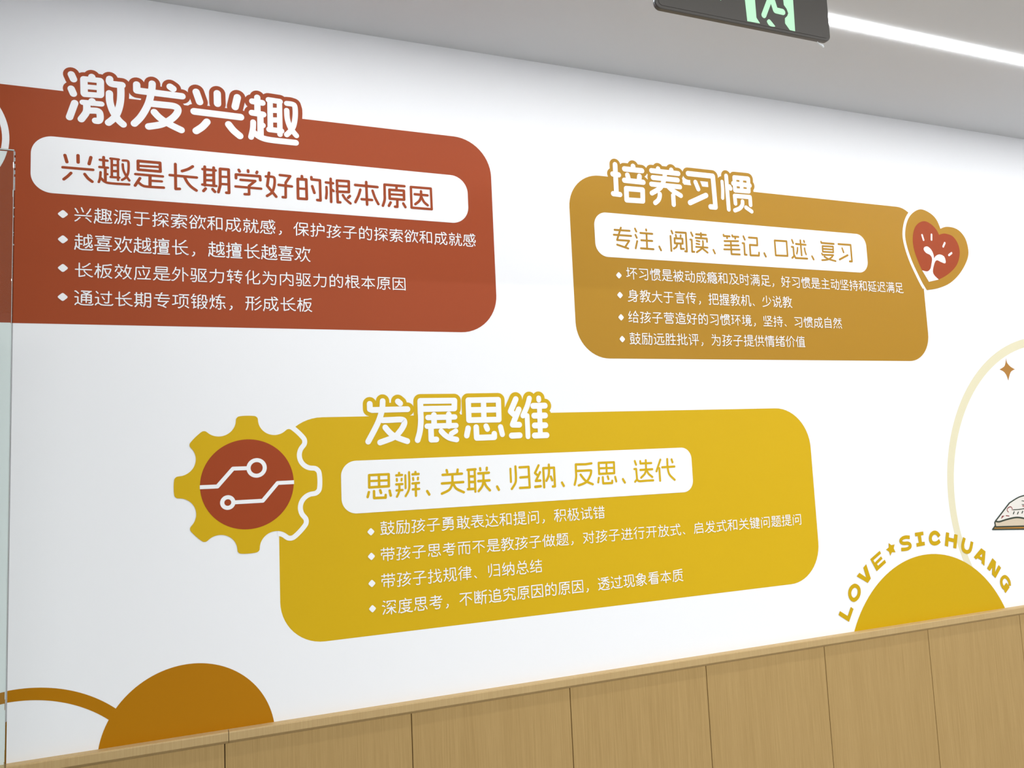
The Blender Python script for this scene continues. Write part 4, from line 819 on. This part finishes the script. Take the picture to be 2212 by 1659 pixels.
S2 = traced('''210,205 610,232; 190,335 650,367; 378,148 278,475 600,495 495,660; 280,598 575,700; 752,172 788,250; 765,340 800,415;
812,505 772,695; 1047,195 1052,225; 895,287 1212,312; 920,482 1210,500; 910,695 1245,720; 1058,300 1075,700; 1398,650 1445,748;
| 1720,232 1748,300; 1695,370 1720,765; 1835,268 2102,285 2132,778 2085,775; 1835,340 1845,385; 1965,350 1962,385;
* 1803,428 2012,440 2018,572 1808,560; ~ 1870,600 1850,660 1785,705; 1965,590 1972,708 2050,710''', 1310, 480, 12.289, 25)
S2 += traced('''143,145 183,232; 125,322 160,328 172,628 225,630; 390,160 398,275; 268,188 518,205; 260,278 540,298 545,380; r20 280,350 358,368;
r20 278,425 355,440; r21 270,505 560,525; ~ 440,360 445,450 420,540 290,640; 430,545 560,650; 705,582 745,670; | 960,200 965,232 1115,242;
1045,240 1050,288; 1178,215 1185,245 1335,255; 1255,255 1255,300; r21 982,360 1330,362; r21 990,466 1340,470; r21 975,568 1365,575;
1142,365 1162,688 1370,698; 1458,240 1495,325; 1438,412 1478,420 1495,700 1542,705; 1595,270 1800,285 1810,468 1620,455 1640,718 1852,725 1852,650;
1985,665 2025,750''', 1480, 490, 11.642, 22.5, 1)
S2 += traced('''105,475 138,545; | * 330,198 588,215 612,533 355,520; 705,185 732,255; 888,195 918,520; 792,272 1005,292; 965,205 975,232;
~ r17 828,355 825,420 812,485; ~ r17 980,365 990,430 1015,500; 700,335 735,340 752,540; 750,500 785,578 1040,592; 745,545 712,575; 1142,540 1178,610;
| 1338,225 1345,250 1615,272; * r17 1368,318 1600,330 1605,455 1375,440; r17 1375,378 1600,395; r17 1355,480 1370,508 1605,515;
~ r17 1600,515 1560,570 1480,612 1360,625; ~ r17 1410,545 1500,600 1655,645; 1712,275 1980,295 2010,652 1960,652; r17 1795,365 1828,455;
1742,610 1915,518''', 1640, 500, 10.055, 19, 2)
xl, xr = P(1237, 580)[0], P(1999, 660)[0]
zt = (P(1300, 382.8)[1]+P(1820, 434.2)[1]+P(1930, 444)[1])/3
zl = (P(1311, 776.9)[1]+P(1966, 777.9)[1])/2
r1 = rpx(1260, 740, 74)
p2 = empty('wall_sign', (0.5*(xl+xr), D, 0.5*(zl+zt)), 'ochre printed panel at upper right with a heart at its corner', 'sign')
fl = Flat(0.0002)
fl.poly(rrect(xl, xr, zl, zt, (r1, rpx(1980, 750, 52), rpx(1960, 460, 48), r1)))
fl.build('background', GOLD, p2)
outline(p2, [T2], 7.0, GOLD)
lettering(p2, 'title_lettering', [T2], PRINTW, 0.0010)
fl = Flat(0.0007)
xa, xb = P(1284.2, 500)[0], P(1872.5, 550)[0]
za = (P(1330, 558.6)[1]+P(1850, 586.4)[1])/2
zbb = (P(1320, 462)[1]+P(1840, 503)[1])/2
rr = rpx(1300, 540, 28)
fl.poly(rrect(xa, xb, za, zbb, (rr, rr, rr, rr)))
fl.build('subtitle_bar', PRINTW, p2)
lettering(p2, 'subtitle_lettering', [S2], GOLD, 0.0010)
bullets(p2, 1320, 570, 6.9125, [(114, 172), (131, 467), (147, 799), (165, 1124)], 45, 47)
text_line(p2, '坏习惯是被动成瘾和及时满足，好习惯是主动坚持和延迟满足', 1352.1, 1950.5, 580.1, 606.9, 607.7, 631.8, RB, PRINTW)
text_line(p2, '身教大于言传，把握教机、少说教', 1355.4, 1710.2, 626.7, 654.6, 638.7, 663.5, RB, PRINTW)
text_line(p2, '给孩子营造好的习惯环境，坚持、习惯成自然', 1356.9, 1817.5, 673.1, 699.9, 684, 708.8, RB, PRINTW)
text_line(p2, '鼓励远胜批评，为孩子提供情绪价值', 1359.3, 1738.4, 719.7, 746.2, 724.5, 749.5, RB, PRINTW)
# heart
H = [(922, 325), (885, 240), (825, 178), (735, 141), (655, 180), (607, 260), (589, 380), (610, 500), (655, 630), (710, 750), (758, 845), (795, 903),
     (900, 885), (1010, 838), (1100, 752), (1165, 640), (1186, 545), (1162, 430), (1112, 355), (1055, 318), (990, 306), (950, 312)]
HI = [(908, 382), (880, 330), (830, 280), (770, 253), (710, 275), (672, 335), (660, 430), (675, 530), (710, 630), (747, 713), (812, 825),
      (905, 803), (1000, 748), (1075, 665), (1103, 560), (1085, 465), (1035, 395), (970, 371), (935, 373)]


def cusped(pts, cusps):
    """smooth closed outline that keeps the corners whose index is in cusps"""
    out = []
    cs = sorted(cusps)
    n = len(pts)
    for a, b in zip(cs, cs[1:]+[cs[0]+n]):
        run = [pts[i % n] for i in range(a, b+1)]
        out += catmull(run, 5)[:-1]
    return out


hc = P(1820+880/4.367, 420+540/4.367)
he = empty('heart_emblem', (hc[0], D, hc[1]), 'ochre heart with red centre and white sprout, tilted, at panel corner', 'emblem')
ho = crop(1820, 420, 4.367, cusped(H, [0, 11]))
fl = Flat(0.0005)
fl.halo(ho, rpx(1980, 560, 6.4), lambda x: x < xr+0.004)
fl.build('white_border', PRINTW, he)
fl = Flat(0.0008)
fl.poly(ho)
fl.build('heart_shape', GOLD, he)
fl = Flat(0.0011)
fl.poly(crop(1820, 420, 4.367, cusped(HI, [0, 10])))
fl.build('red_centre', DRED, he)
fl = Flat(0.0014)
SPR = [(747, 716), (795, 727), (825, 703), (836, 655), (841, 605), (822, 572), (785, 552), (763, 522), (770, 498), (800, 493), (835, 525),
       (855, 570), (860, 606), (878, 580), (913, 567), (953, 585), (969, 625), (963, 651), (925, 638), (888, 622), (866, 645), (849, 720),
       (862, 762), (905, 804), (812, 825)]
fl.poly(crop(1820, 420, 4.367, cusped(SPR, [0, 12, 23, 24])))
fl.build('sprout', PRINTW, he)
for a, b in (((747, 384), (761, 430)), ((836, 380), (836, 428)), ((961, 459), (946, 493)), ((1025, 554), (1000, 574))):
    fl = Flat(0.0014)
    fl.stroke(crop(1820, 420, 4.367, [a, b]), rpx(2010, 520, 2.0), n=12)
    fl.build('ray', PRINTW, he)

# --- yellow panel
T3 = traced('''262,300 265,405 310,422 1015,405; ~ 520,245 505,430 440,640 350,830 232,1050; 822,252 868,290;
~ 520,625 700,618 895,612 952,655 930,745 850,865 740,965 470,1068; ~ 572,770 660,870 750,940 860,990 1010,1042;
1285,402 1945,390 1948,235 1268,243 1275,500; ~ 1275,480 1280,650 1260,850 1215,1020; r53 1420,572 1955,560; r53 1405,745 1980,730;
r57 1540,520 1545,740; r57 1835,510 1838,740; r57 1480,760 1487,1012 1590,1008; ~ r55 1685,845 1760,920 1860,980 1990,1010; r50 1975,840 1885,895''',
            770, 840, 9.217, 58)
T3 += traced('''r55 * 378,228 978,218 990,612 392,623; r56 390,423 985,413; r55 682,225 692,610; 378,785 350,930; 538,765 548,975 898,962 897,895;
r55 735,745 760,800; r54 1022,760 1058,905; 1325,205 1222,450 1310,530; 1385,410 1262,712 1395,715; r58 1245,932 1405,925;
~ r52 1595,190 1550,350 1468,535; r50 1550,535 1568,950; r50 1780,185 1783,220; 1670,340 1905,335; 1690,535 1910,530; 1700,730 1915,725;
1700,930 1940,922; r51 1795,350 1815,920''', 970, 840, 9.217, 57)
S3 = traced('''* 212,325 730,300 735,618 215,650; r30 215,482 730,460; 470,310 478,635; 205,775 172,905; 340,750 345,932 650,920 650,850; 505,725 528,795;
755,735 785,865; r31 1005,265 1008,310; r31 930,330 1085,318; r28 945,425 950,475; r28 1075,420 1070,465; r31 930,570 1095,560; r31 940,730 1095,718;
~ r30 1012,570 1015,720 990,810 950,895; r27 1172,325 1180,670; ~ r29 1270,245 1280,560 1262,720 1180,880; r31 1440,240 1442,290; r31 1360,303 1525,292;
r28 1378,398 1385,450; r28 1508,390 1505,440; r31 1360,545 1535,530; r31 1370,703 1540,690; r32 1448,540 1455,870; 1752,748 1808,838''', 780, 1000, 12.289, 34)
S3 += traced('''425,315 440,370; 718,300 708,370; 318,440 830,408; 300,668 865,630; 578,440 580,640; ~ 585,650 500,830 300,938; ~ 595,660 680,800 880,900;
980,308 1190,292; r30 1010,320 1025,790; r30 1168,320 1188,885; 1025,480 1170,478; 1030,630 1175,625; 990,820 1165,808; r31 1312,262 1320,315;
r31 1490,250 1488,305; 1265,402 1545,382; 1265,605 1560,585; ~ r32 1400,400 1400,600 1370,740 1275,870; ~ r32 1415,600 1470,730 1575,850; 1765,750 1810,835''',
             930, 990, 12.289, 33, 1)
S3 += traced('''r30 290,425 305,795; ~ 430,360 445,650 430,820 330,990; 545,385 800,370 832,948 560,962; 570,668 800,652; 1080,330 980,545 1050,605;
1122,520 1005,765 1130,755; r36 990,932 1140,915; 1240,945 1212,408 1515,393 1542,918 1480,922; ~ 1368,310 1375,500 1355,640 1300,760; 1425,645 1465,745;
1738,812 1790,905''', 1080, 980, 13.012, 33, 2)
S3 += traced('''930,428 750,455 462,460 470,700; ~ 465,620 475,800 460,930 428,1065; ~ 480,655 700,645 890,638 922,665 890,800 770,990 550,1085;
~ 605,765 760,950 970,1050; r32 * 1145,412 1600,395 1612,720 1160,742; r30 1155,575 1600,560; r30 1375,410 1385,730; r31 1150,860 1132,995;
r32 1268,840 1280,1025 1548,1015 1550,945; r31 1415,815 1438,895; r31 1638,830 1672,965; r33 1868,898 1928,1000''', 1210, 970, 13.825, 34, 3)
S3 += traced('''702,358 742,468; 690,598 745,595 768,870; ~ 765,860 785,925 850,960 1050,945 1255,935; 755,925 712,975; 865,362 872,432 1195,418; 1030,335 1040,600;
870,625 1225,602; ~ 1045,610 1000,740 892,855; ~ 1060,620 1110,730 1228,835; 1465,318 1350,665; 1435,570 1460,945; 1520,545 1885,522;
~ 1670,300 1685,560 1740,760 1895,918; 1800,310 1828,395''', 1320, 970, 13.825, 31, 4)
xl, xr = P(604, 1220)[0], (P(1749.9, 952)[0]+P(1767.5, 1170)[0])/2
zt = (P(750, 903)[1]+P(1560, 883.7)[1]+P(1679.4, 880.4)[1])/3
zl = (P(860, 1368.8)[1]+P(1560, 1279.7)[1]+P(1700, 1261.5)[1])/3
p3 = empty('wall_sign', (0.5*(xl+xr), D, 0.5*(zl+zt)), 'yellow printed panel below the others, beside the toothed gear emblem', 'sign')
fl = Flat(0.0002)
fl.poly(rrect(xl, xr, zl, zt, (rpx(640, 1350, 96), rpx(1740, 1230, 74), rpx(1720, 910, 78), rpx(650, 930, 96))))
fl.build('background', YEL, p3)
outline(p3, [T3], 8.5, YEL)
lettering(p3, 'title_lettering', [T3], PRINTW, 0.0010)
fl = Flat(0.0007)
xa, xb = P(737.2, 1060)[0], P(1495, 1015)[0]
za = (P(800, 1108.8)[1]+P(1440, 1064.5)[1])/2
zbb = (P(800, 995.3)[1]+P(1440, 967)[1])/2
rr = rpx(760, 1020, 33)
fl.poly(rrect(xa, xb, za, zbb, (rr, rr*0.9, rr*0.9, rr)))
fl.build('subtitle_bar', PRINTW, p3)
lettering(p3, 'subtitle_lettering', [S3], YEL, 0.0010)
bullets(p3, 780, 1080, 6.379, [(134, 438), (141, 777), (148, 1150), (156, 1498)], 51, 52)
text_line(p3, '鼓励孩子勇敢表达和提问，积极试错', 820.8, 1305.7, 1126.2, 1158.4, 1091.4, 1119.7, RB, PRINTW)
text_line(p3, '带孩子思考而不是教孩子做题，对孩子进行开放式、启发式和关键问题提问', 822, 1729.7, 1182.7, 1214.5, 1108.1, 1133.3, RB, PRINTW)
text_line(p3, '带孩子找规律、归纳总结', 823.1, 1170.5, 1239.1, 1271.2, 1206.4, 1236.5, RB, PRINTW)
text_line(p3, '深度思考，不断追究原因的原因，透过现象看本质', 824.7, 1474.9, 1297.1, 1330, 1226.5, 1256.3, RB, PRINTW)
# gear
gx, gz, gr = 0.0741*D, EYE-0.0083*D, 0.0519*D


def gear_outline():
    pts = []
    # half tooth pointing up: valley arc (radius 0.362) from its bottom to the flank, then the rounded tip
    half = [(0.598+0.362*math.cos(math.radians(t)), 1.443+0.362*math.sin(math.radians(t))) for t in (247.5, 234, 220, 206, 193, 180)]
    half += [(0.228, 1.475), (0.203, 1.505), (0.165, 1.522), (0.06, 1.532)]
    one = [(-a, b) for a, b in half] + [(a, b) for a, b in half[::-1]][0:-1]
    for k in range(8):
        t = -math.radians(45*k)
        for a, b in one:
            pts.append((a*math.cos(t)-b*math.sin(t), a*math.sin(t)+b*math.cos(t)))
    pts = catmull(pts, 3, True)
    return [(gx+a*gr, gz+b*gr) for a, b in pts]


ge = empty('gear_emblem', (gx, D, gz), 'yellow gear with red disc and white circuit lines beside the yellow panel', 'emblem')
go = gear_outline()
fl = Flat(0.0005)
fl.halo(go, gr*0.112, lambda x: x > xl-0.004)
fl.build('white_border', PRINTW, ge)
fl = Flat(0.0008)
fl.poly(go)
fl.build('gear_shape', YEL, ge)
fl = Flat(0.0011)
fl.disc((gx, gz), gr, 96)
fl.build('red_disc', DRED, ge)


def G(px, py):
    return P(350+px/4.88, 880+py/4.88)


def ring(f, c, r0, r1, n=48):
    y = f.ly()
    b = len(f.v)
    for k in range(n):
        a = 2*math.pi*k/n
        f.v += [(c[0]+r0*math.cos(a), y, c[1]+r0*math.sin(a)), (c[0]+r1*math.cos(a), y, c[1]+r1*math.sin(a))]
    for k in range(n):
        j = (k+1) % n
        f.f.append((b+2*k, b+2*k+1, b+2*j+1, b+2*j))


w = rpx(535, 1045, 21/4.88)
for line, c, r0, r1 in (([(398, 842), (583, 834), (748, 646), (900, 641)], (997, 638), 63, 106), ([(1391, 788), (1218, 797), (1062, 984), (760, 1001)], (693, 1003), 35, 78)):
    fl = Flat(0.0014)
    fl.stroke([G(*a) for a in line], w, caps=False, whole=True)
    k = rpx(535, 1045, 1/4.88)
    ring(fl, G(*c), r0*k, r1*k)
    fl.build('circuit_line', PRINTW, ge)

# ---------------------------------------------------------------- shapes standing on the rail


def clip_low(pts, z):
    out = []
    n = len(pts)
    for i in range(n):
        a, b = pts[i], pts[(i+1) % n]
        if a[1] >= z:
            out.append(a)
        if (a[1] >= z) != (b[1] >= z):
            t = (z-a[1])/(b[1]-a[1])
            out.append((a[0]+(b[0]-a[0])*t, z))
    return out


def circ(c, r, n=120):
    return [(c[0]+r*math.cos(2*math.pi*k/n), c[1]+r*math.sin(2*math.pi*k/n)) for k in range(n)]


mx, mz, mr = circle3(P(1851, 1345), P(2016.7, 1196.6), P(2169.9, 1311.5))
fl = Flat(0.0004)
fl.poly(clip_low(circ((mx, mz), mr), ZR))
tag(fl.build('wall_decal', YEL2), 'plain mustard yellow half circle rising from the rail under curved lettering', 'decal')
ox_, oz_, or_ = circle3(P(214, 1610), P(439.9, 1432.6), P(590, 1550))
fl = Flat(0.0004)
fl.poly(clip_low(circ((ox_, oz_), or_), ZR))
tag(fl.build('wall_decal', ORA), 'dark orange half circle rising from the rail below the gear', 'decal')
# dark orange arch at far left
ax_, az_, ar_ = circle3(P(0, 1495.9), P(79, 1485.4), P(250, 1530.4))
bx_, bz_, br_ = circle3(P(0, 1521), P(77.5, 1512.5), P(234, 1554.4))
fl = Flat(0.0003)
N = 90
outer = [(ax_+ar_*math.cos(math.pi*k/N), az_+ar_*math.sin(math.pi*k/N)) for k in range(N+1)]
inner = [(bx_+br_*math.cos(math.pi*k/N), bz_+br_*math.sin(math.pi*k/N)) for k in range(N+1)]
for k in range(N):
    q = [outer[k], outer[k+1], inner[k+1], inner[k]]
    if min(p[1] for p in q) > ZR-0.002 and max(p[1] for p in q) > ZR:
        y = D-0.0003
        b = len(fl.v)
        fl.v += [(p[0], y, max(ZR, p[1])) for p in q]
        fl.f.append((b, b+1, b+2, b+3))
tag(fl.build('wall_decal', ORA), 'dark orange arched band running into the orange half circle at far left', 'decal')
# pale ring at right
rx, rz, rro = circle3(P(2212, 732.3), P(2045.9, 1023.5), P(2079.3, 1206.9))
ix, iz, rri = circle3(P(2212, 750.6), P(2060.3, 1023.5), P(2098.9, 1220))
fl = Flat(0.0002)
y = D-0.0002
N = 120
for k in range(N):
    b = len(fl.v)
    q = []
    for j in (k, k+1):
        a = 2*math.pi*j/N
        q.append(((rx+rro*math.cos(a), rz+rro*math.sin(a)), (ix+rri*math.cos(a), iz+rri*math.sin(a))))
    pts = [q[0][0], q[1][0], q[1][1], q[0][1]]
    if min(p[1] for p in pts) < ZR+0.001:
        continue
    fl.v += [(p[0], y, p[1]) for p in pts]
    fl.f.append((b, b+1, b+2, b+3))
tag(fl.build('ring_decal', CREAM), 'large pale cream ring outline behind the curved lettering at right edge', 'decal')
# four pointed sparkle
SK = [(1905, 580), (1918, 650), (1945, 692), (1990, 735), (2055, 772), (2000, 802), (1976, 838), (1958, 895), (1943, 965), (1918, 890),
      (1893, 845), (1858, 808), (1792, 775), (1850, 742), (1880, 712), (1896, 655)]
SK = [(1932+a/7.9, 700+b/7.9) for a, b in SK]
fl = Flat(0.0004)
fl.poly([P(a, b) for a, b in cusped(SK, [0, 4, 8, 12])])
tag(fl.build('star_decal', BROWN), 'small brown four pointed sparkle inside the cream ring', 'decal')

# curved lettering LOVE (star) SICHUANG
arc = empty('wall_lettering', (mx, D, mz+mr), 'mustard capital letters and a star curved over the yellow half circle', 'lettering')


def letter(name, polys=(), strokes=(), label=None):
    fl = Flat(0.0010)
    for p in polys:
        fl.poly(crop(1800, 1120, 5.353, p))
    for pts, r, sm, cl in strokes:
        q = catmull(pts, 3, cl) if sm else pts
        fl.stroke(crop(1800, 1120, 5.353, q), rpx(1800+pts[0][0]/5.353, 1120+pts[0][1]/5.353, r/5.353), cl, 12, caps=False, whole=True)
    o = fl.build(name, YEL2, arc)
    if label:
        o['label'] = label
    return o


letter('letter', [[(75, 1070), (165, 1127), (200, 1022), (232, 1045), (180, 1195), (58, 1115)]], label='letter L')
letter('letter', (), [([(247, 776), (287, 800), (298, 850), (282, 905), (240, 941), (202, 918), (187, 862), (205, 805)], 20.5, 1, 1)], label='letter O')
letter('letter', [[(300, 627), (380, 683), (345, 568), (378, 527), (432, 693), (398, 745), (268, 668)]], label='letter V')
letter('letter', [[(425, 470), (535, 373), (550, 405), (462, 482), (477, 510), (550, 437), (567, 465), (503, 527), (515, 547), (592, 475), (608, 510), (500, 610)]], label='letter E')
letter('star', [[(637, 283), (669, 308), (707, 299), (696, 345), (718, 391), (676, 390), (657, 432), (643, 384), (607, 360), (640, 334)]])
letter('letter', (), [([(882, 218), (840, 215), (800, 227), (777, 255), (790, 281), (822, 288), (858, 285), (884, 299), (888, 325), (864, 347), (827, 356), (784, 358)], 17.5, 1, 0)], label='letter S')
letter('letter', [[(940, 165), (1037, 150), (1042, 192), (1012, 197), (1022, 272), (1053, 268), (1058, 310), (963, 328), (958, 285), (987, 280), (975, 203), (947, 208)]], label='letter I')
letter('letter', (), [([(1224, 208), (1201, 174), (1166, 163), (1134, 185), (1120, 228), (1131, 270), (1160, 288), (1198, 283), (1230, 256)], 20, 1, 0)], label='letter C')
letter('letter', [[(1302, 158), (1338, 166), (1334, 218), (1392, 232), (1398, 180), (1436, 190), (1420, 348), (1385, 340), (1390, 275), (1330, 262), (1325, 325), (1287, 315)]], label='letter H')
letter('letter', (), [([(1514, 223), (1494, 310), (1503, 362), (1545, 387), (1582, 362), (1602, 268)], 19, 1, 0)], label='letter U')
letter('letter', [[(1708, 343), (1758, 380), (1722, 405), (1650, 474), (1622, 447)], [(1722, 385), (1758, 380), (1745, 547), (1712, 517)]],
       [([(1668, 440), (1728, 476)], 15, 0, 0)], label='letter A')
letter('letter', [[(1838, 458), (1880, 500), (1807, 608), (1775, 578)], [(1843, 470), (1880, 500), (1866, 628), (1873, 690), (1832, 645)],
                  [(1910, 537), (1938, 570), (1873, 690), (1862, 632)]], label='letter N')
letter('letter', [[(2000, 740), (2035, 790), (2032, 803), (1990, 863), (1973, 838), (1988, 815), (1965, 790), (1978, 768)]],
       [([(2038, 778), (2034, 735), (2014, 695), (1983, 673), (1952, 690), (1940, 728), (1948, 770), (1968, 802), (1993, 815)], 17, 1, 0)], label='letter G')

# open book print (the cartoon reader above it is left out)
bk = empty('book_decal', (*P(2190, 1120)[:1], D, P(2190, 1120)[1]), 'printed open book with red scribbles at the right picture edge', 'decal')


def B(pts):
    return [P(2100+a/6.384, 900+b/6.384) for a, b in pts]


fl = Flat(0.0005)
fl.poly(B([(315, 1500), (278, 1555), (1150, 1545), (1120, 1490)]))
fl.build('cover', COVER, bk)
fl = Flat(0.0008)
fl.poly(B([(320, 1440), (322, 1520), (1090, 1500), (1090, 1430), (800, 1430), (700, 1395), (600, 1390), (480, 1415), (370, 1448)]))
fl.build('page_block', PAGEB, bk)
fl = Flat(0.0010)
fl.poly(B([(320, 1440), (510, 1190), (640, 1110), (760, 1085), (900, 1110), (980, 1190), (1090, 1430), (800, 1430), (700, 1395), (600, 1390), (480, 1415), (370, 1448)]))
fl.build('page', PAGE, bk)
fl = Flat(0.0013)
k = rpx(2190, 1120, 1/6.384)
for pts, r in (([(510, 1190), (318, 1440), (308, 1460), (322, 1520), (1090, 1500)], 8), ([(320, 1442), (370, 1448), (480, 1415), (600, 1390), (700, 1400), (800, 1430)], 9),
               ([(318, 1500), (278, 1555), (1150, 1545)], 8), ([(510, 1190), (640, 1110), (760, 1085), (900, 1110), (980, 1190), (1090, 1430), (1090, 1500)], 7), ([(560, 1285), (640, 1280), (715, 1268), (800, 1285)], 5),
               ([(575, 1312), (562, 1340)], 7), ([(632, 1315), (620, 1342)], 7), ([(692, 1305), (682, 1330)], 7), ([(680, 1160), (720, 1165)], 4), ([(682, 1210), (720, 1214)], 4)):
    fl.stroke(B(catmull(pts, 4) if len(pts) > 3 and r in (9, 7) else pts), r*k, n=10)
fl.build('ink_line', INK, bk)
for pts, r in (([(495, 1315), (478, 1290), (490, 1258), (525, 1243), (545, 1262), (548, 1288)], 5), ([(412, 1370), (402, 1400)], 6), ([(432, 1368), (415, 1385)], 5),
               ([(462, 1365), (505, 1370)], 5), ([(690, 1230), (720, 1236)], 5)):
    fl = Flat(0.0013)
    fl.stroke(B(catmull(pts, 4) if len(pts) > 3 else pts), r*k, n=10)
    fl.build('red_scribble', REDINK, bk)

# ---------------------------------------------------------------- ceiling strip light
sx0, sx1, sy = -0.35, 6.1, 1.523
st = empty('ceiling_light', (3.0, sy, ZC), 'thin glowing white linear light strip along the ceiling beside the exit sign', 'light')
box('diffuser', (sx0, sy-0.015, ZC-0.0032), (sx1, sy+0.015, ZC-0.0016), STRIP, st)
box('end_cap', (sx0-0.006, sy-0.018, ZC-0.007), (sx0, sy+0.018, ZC), ALU, st)
box('base_plate', (sx0, sy-0.0125, ZC-0.0016), (sx1, sy+0.0125, ZC), ALU, st)

# ---------------------------------------------------------------- exit sign
YS = 1.05
SX0, SX1 = 0.6775*YS, 1.0205*YS
SZ0 = EYE+0.6845*YS
SZ1 = SZ0+0.155
es = empty('exit_sign', (0.5*(SX0+SX1), YS, SZ0), 'dark hanging exit sign with glowing green running figure', 'sign')


def slab(name, x0, x1, z0, z1, r, y0, y1, m, parent, bev=0.0):
    o = rrect(x0, x1, z0, z1, (r, r, r, r), 8)
    q = [o[0]]
    for p in o[1:]:
        if abs(p[0]-q[-1][0])+abs(p[1]-q[-1][1]) > 1e-6:
            q.append(p)
    n = len(q)
    v = [(p[0], y0, p[1]) for p in q]+[(p[0], y1, p[1]) for p in q]
    f = [tuple(range(n)), tuple(range(n, 2*n))[::-1]]+[(k, n+k, n+(k+1) % n, (k+1) % n) for k in range(n)]
    ob = link_mesh(name, v, f, m, parent)
    if bev:
        b = ob.modifiers.new('bevel', 'BEVEL')
        b.width = bev
        b.segments = 2
        b.limit_method = 'ANGLE'
    return ob


slab('housing', SX0, SX1, SZ0, SZ1, 0.011, YS, YS+0.009, SIGNB, es, 0.0015)
slab('edge_band', SX0-0.0006, SX1+0.0006, SZ0+0.001, SZ1+0.0006, 0.011, YS+0.003, YS+0.0065, SIGNE, es)
slab('face_plate', SX0+0.005, SX1-0.005, SZ0+0.005, SZ1-0.005, 0.007, YS-0.0008, YS+0.001, SIGNB, es, 0.0003)


def E(pts):
    return [P(1590+a/10.055, b/10.055, YS-0.001) for a, b in pts]


def sign_part(name, polys=(), strokes=(), lift=0.0003):
    fl = Flat(lift, YS-0.001)
    for p in polys:
        fl.poly(E(p))
    kk = rpx(1670, 20, 1/10.055, YS)
    for pts, r in strokes:
        fl.stroke(E(pts), r*kk, n=14)
    return fl.build(name, GREEN, es)


sign_part('door_frame', [[(190, 0), (242, 460), (520, 512), (440, 385), (408, 0), (330, -930), (70, -960)],
                         [(70, -960), (330, -930), (1120, -800), (1110, -1010), (60, -1170)],
                         [(1022, 0), (1035, 110), (1095, 195), (1130, 290), (1108, 350), (1058, 400), (1062, 510), (1165, 655), (1280, 682), (1235, 0),
                          (1150, -1000), (950, -1000)]])
sign_part('running_figure', [cusped([(668, 470), (703, 422), (745, 442), (848, 570), (825, 583), (725, 560)], [3])],
          [([(740, -40), (600, 335)], 55), ([(770, -40), (855, 225), (1010, 262)], 62), ([(740, -40), (800, -380)], 80),
           ([(790, -400), (600, -330), (520, -180)], 42), ([(800, -400), (950, -280), (1000, -360)], 40), ([(850, -560), (852, -562)], 85)])
fl = Flat(0.0003, YS-0.001)
aq = [P(a, b, YS-0.001) for a, b in ((1500, -44), (1557, 1.5), (1560, -30), (1600, -24), (1602, -58), (1562, -66), (1560, -92))]
fl.poly(aq)
fl.build('arrow', GREEN, es)
for x in (SX0+0.06, SX1-0.06):
    bpy_v, bpy_f = [], []
    n = 10
    for z in (SZ1-0.004, ZC):
        for k in range(n):
            a = 2*math.pi*k/n
            bpy_v.append((x+0.003*math.cos(a), YS+0.0045+0.003*math.sin(a), z))
    bpy_f = [(k, (k+1) % n, n+(k+1) % n, n+k) for k in range(n)]+[tuple(range(n))[::-1], tuple(range(n, 2*n))]
    link_mesh('hanging_rod', bpy_v, bpy_f, ALU, es, True)
# small clear plastic tie under the sign
tv, tf = [], []
path = [P(a, b, YS+0.005) for a, b in ((1765.5, 90), (1768, 93.5), (1772, 96), (1776, 99), (1779, 102.5))]
rad = [0.0007, 0.0007, 0.0016, 0.0026, 0.0014]
for (x, z), r in zip(path, rad):
    for k in range(8):
        a = 2*math.pi*k/8
        tv.append((x+r*math.cos(a)*0.7, YS+0.005+r*math.sin(a), z+r*math.cos(a)*0.7))
for j in range(4):
    for k in range(8):
        tf.append((8*j+k, 8*j+(k+1) % 8, 8*j+8+(k+1) % 8, 8*j+8+k))
tf += [tuple(range(8))[::-1], tuple(range(32, 40))]
link_mesh('plastic_tie', tv, tf, PLASTIC, es, True)

# ---------------------------------------------------------------- glass screen at the left edge
gm = bpy.data.materials.new('clear_glass')
gm.use_nodes = True
b = gm.node_tree.nodes['Principled BSDF']
b.inputs['Base Color'].default_value = (0.84, 0.93, 0.89, 1)
b.inputs['Transmission Weight'].default_value = 1
b.inputs['Roughness'].default_value = 0.0
b.inputs['IOR'].default_value = 1.45
YG = 1.36
xg = -0.1655*YG
zg = EYE+0.3688*YG
gs = empty('glass_screen', (xg-0.6, YG, 0), 'upright clear glass screen with polished edge at far left', 'glass')
box('pane', (xg-1.2, YG, 0.02), (xg, YG+0.012, zg), gm, gs, bevel=0.0012)
box('floor_channel', (xg-1.2, YG-0.012, 0), (xg, YG+0.024, 0.045), ALU, gs)
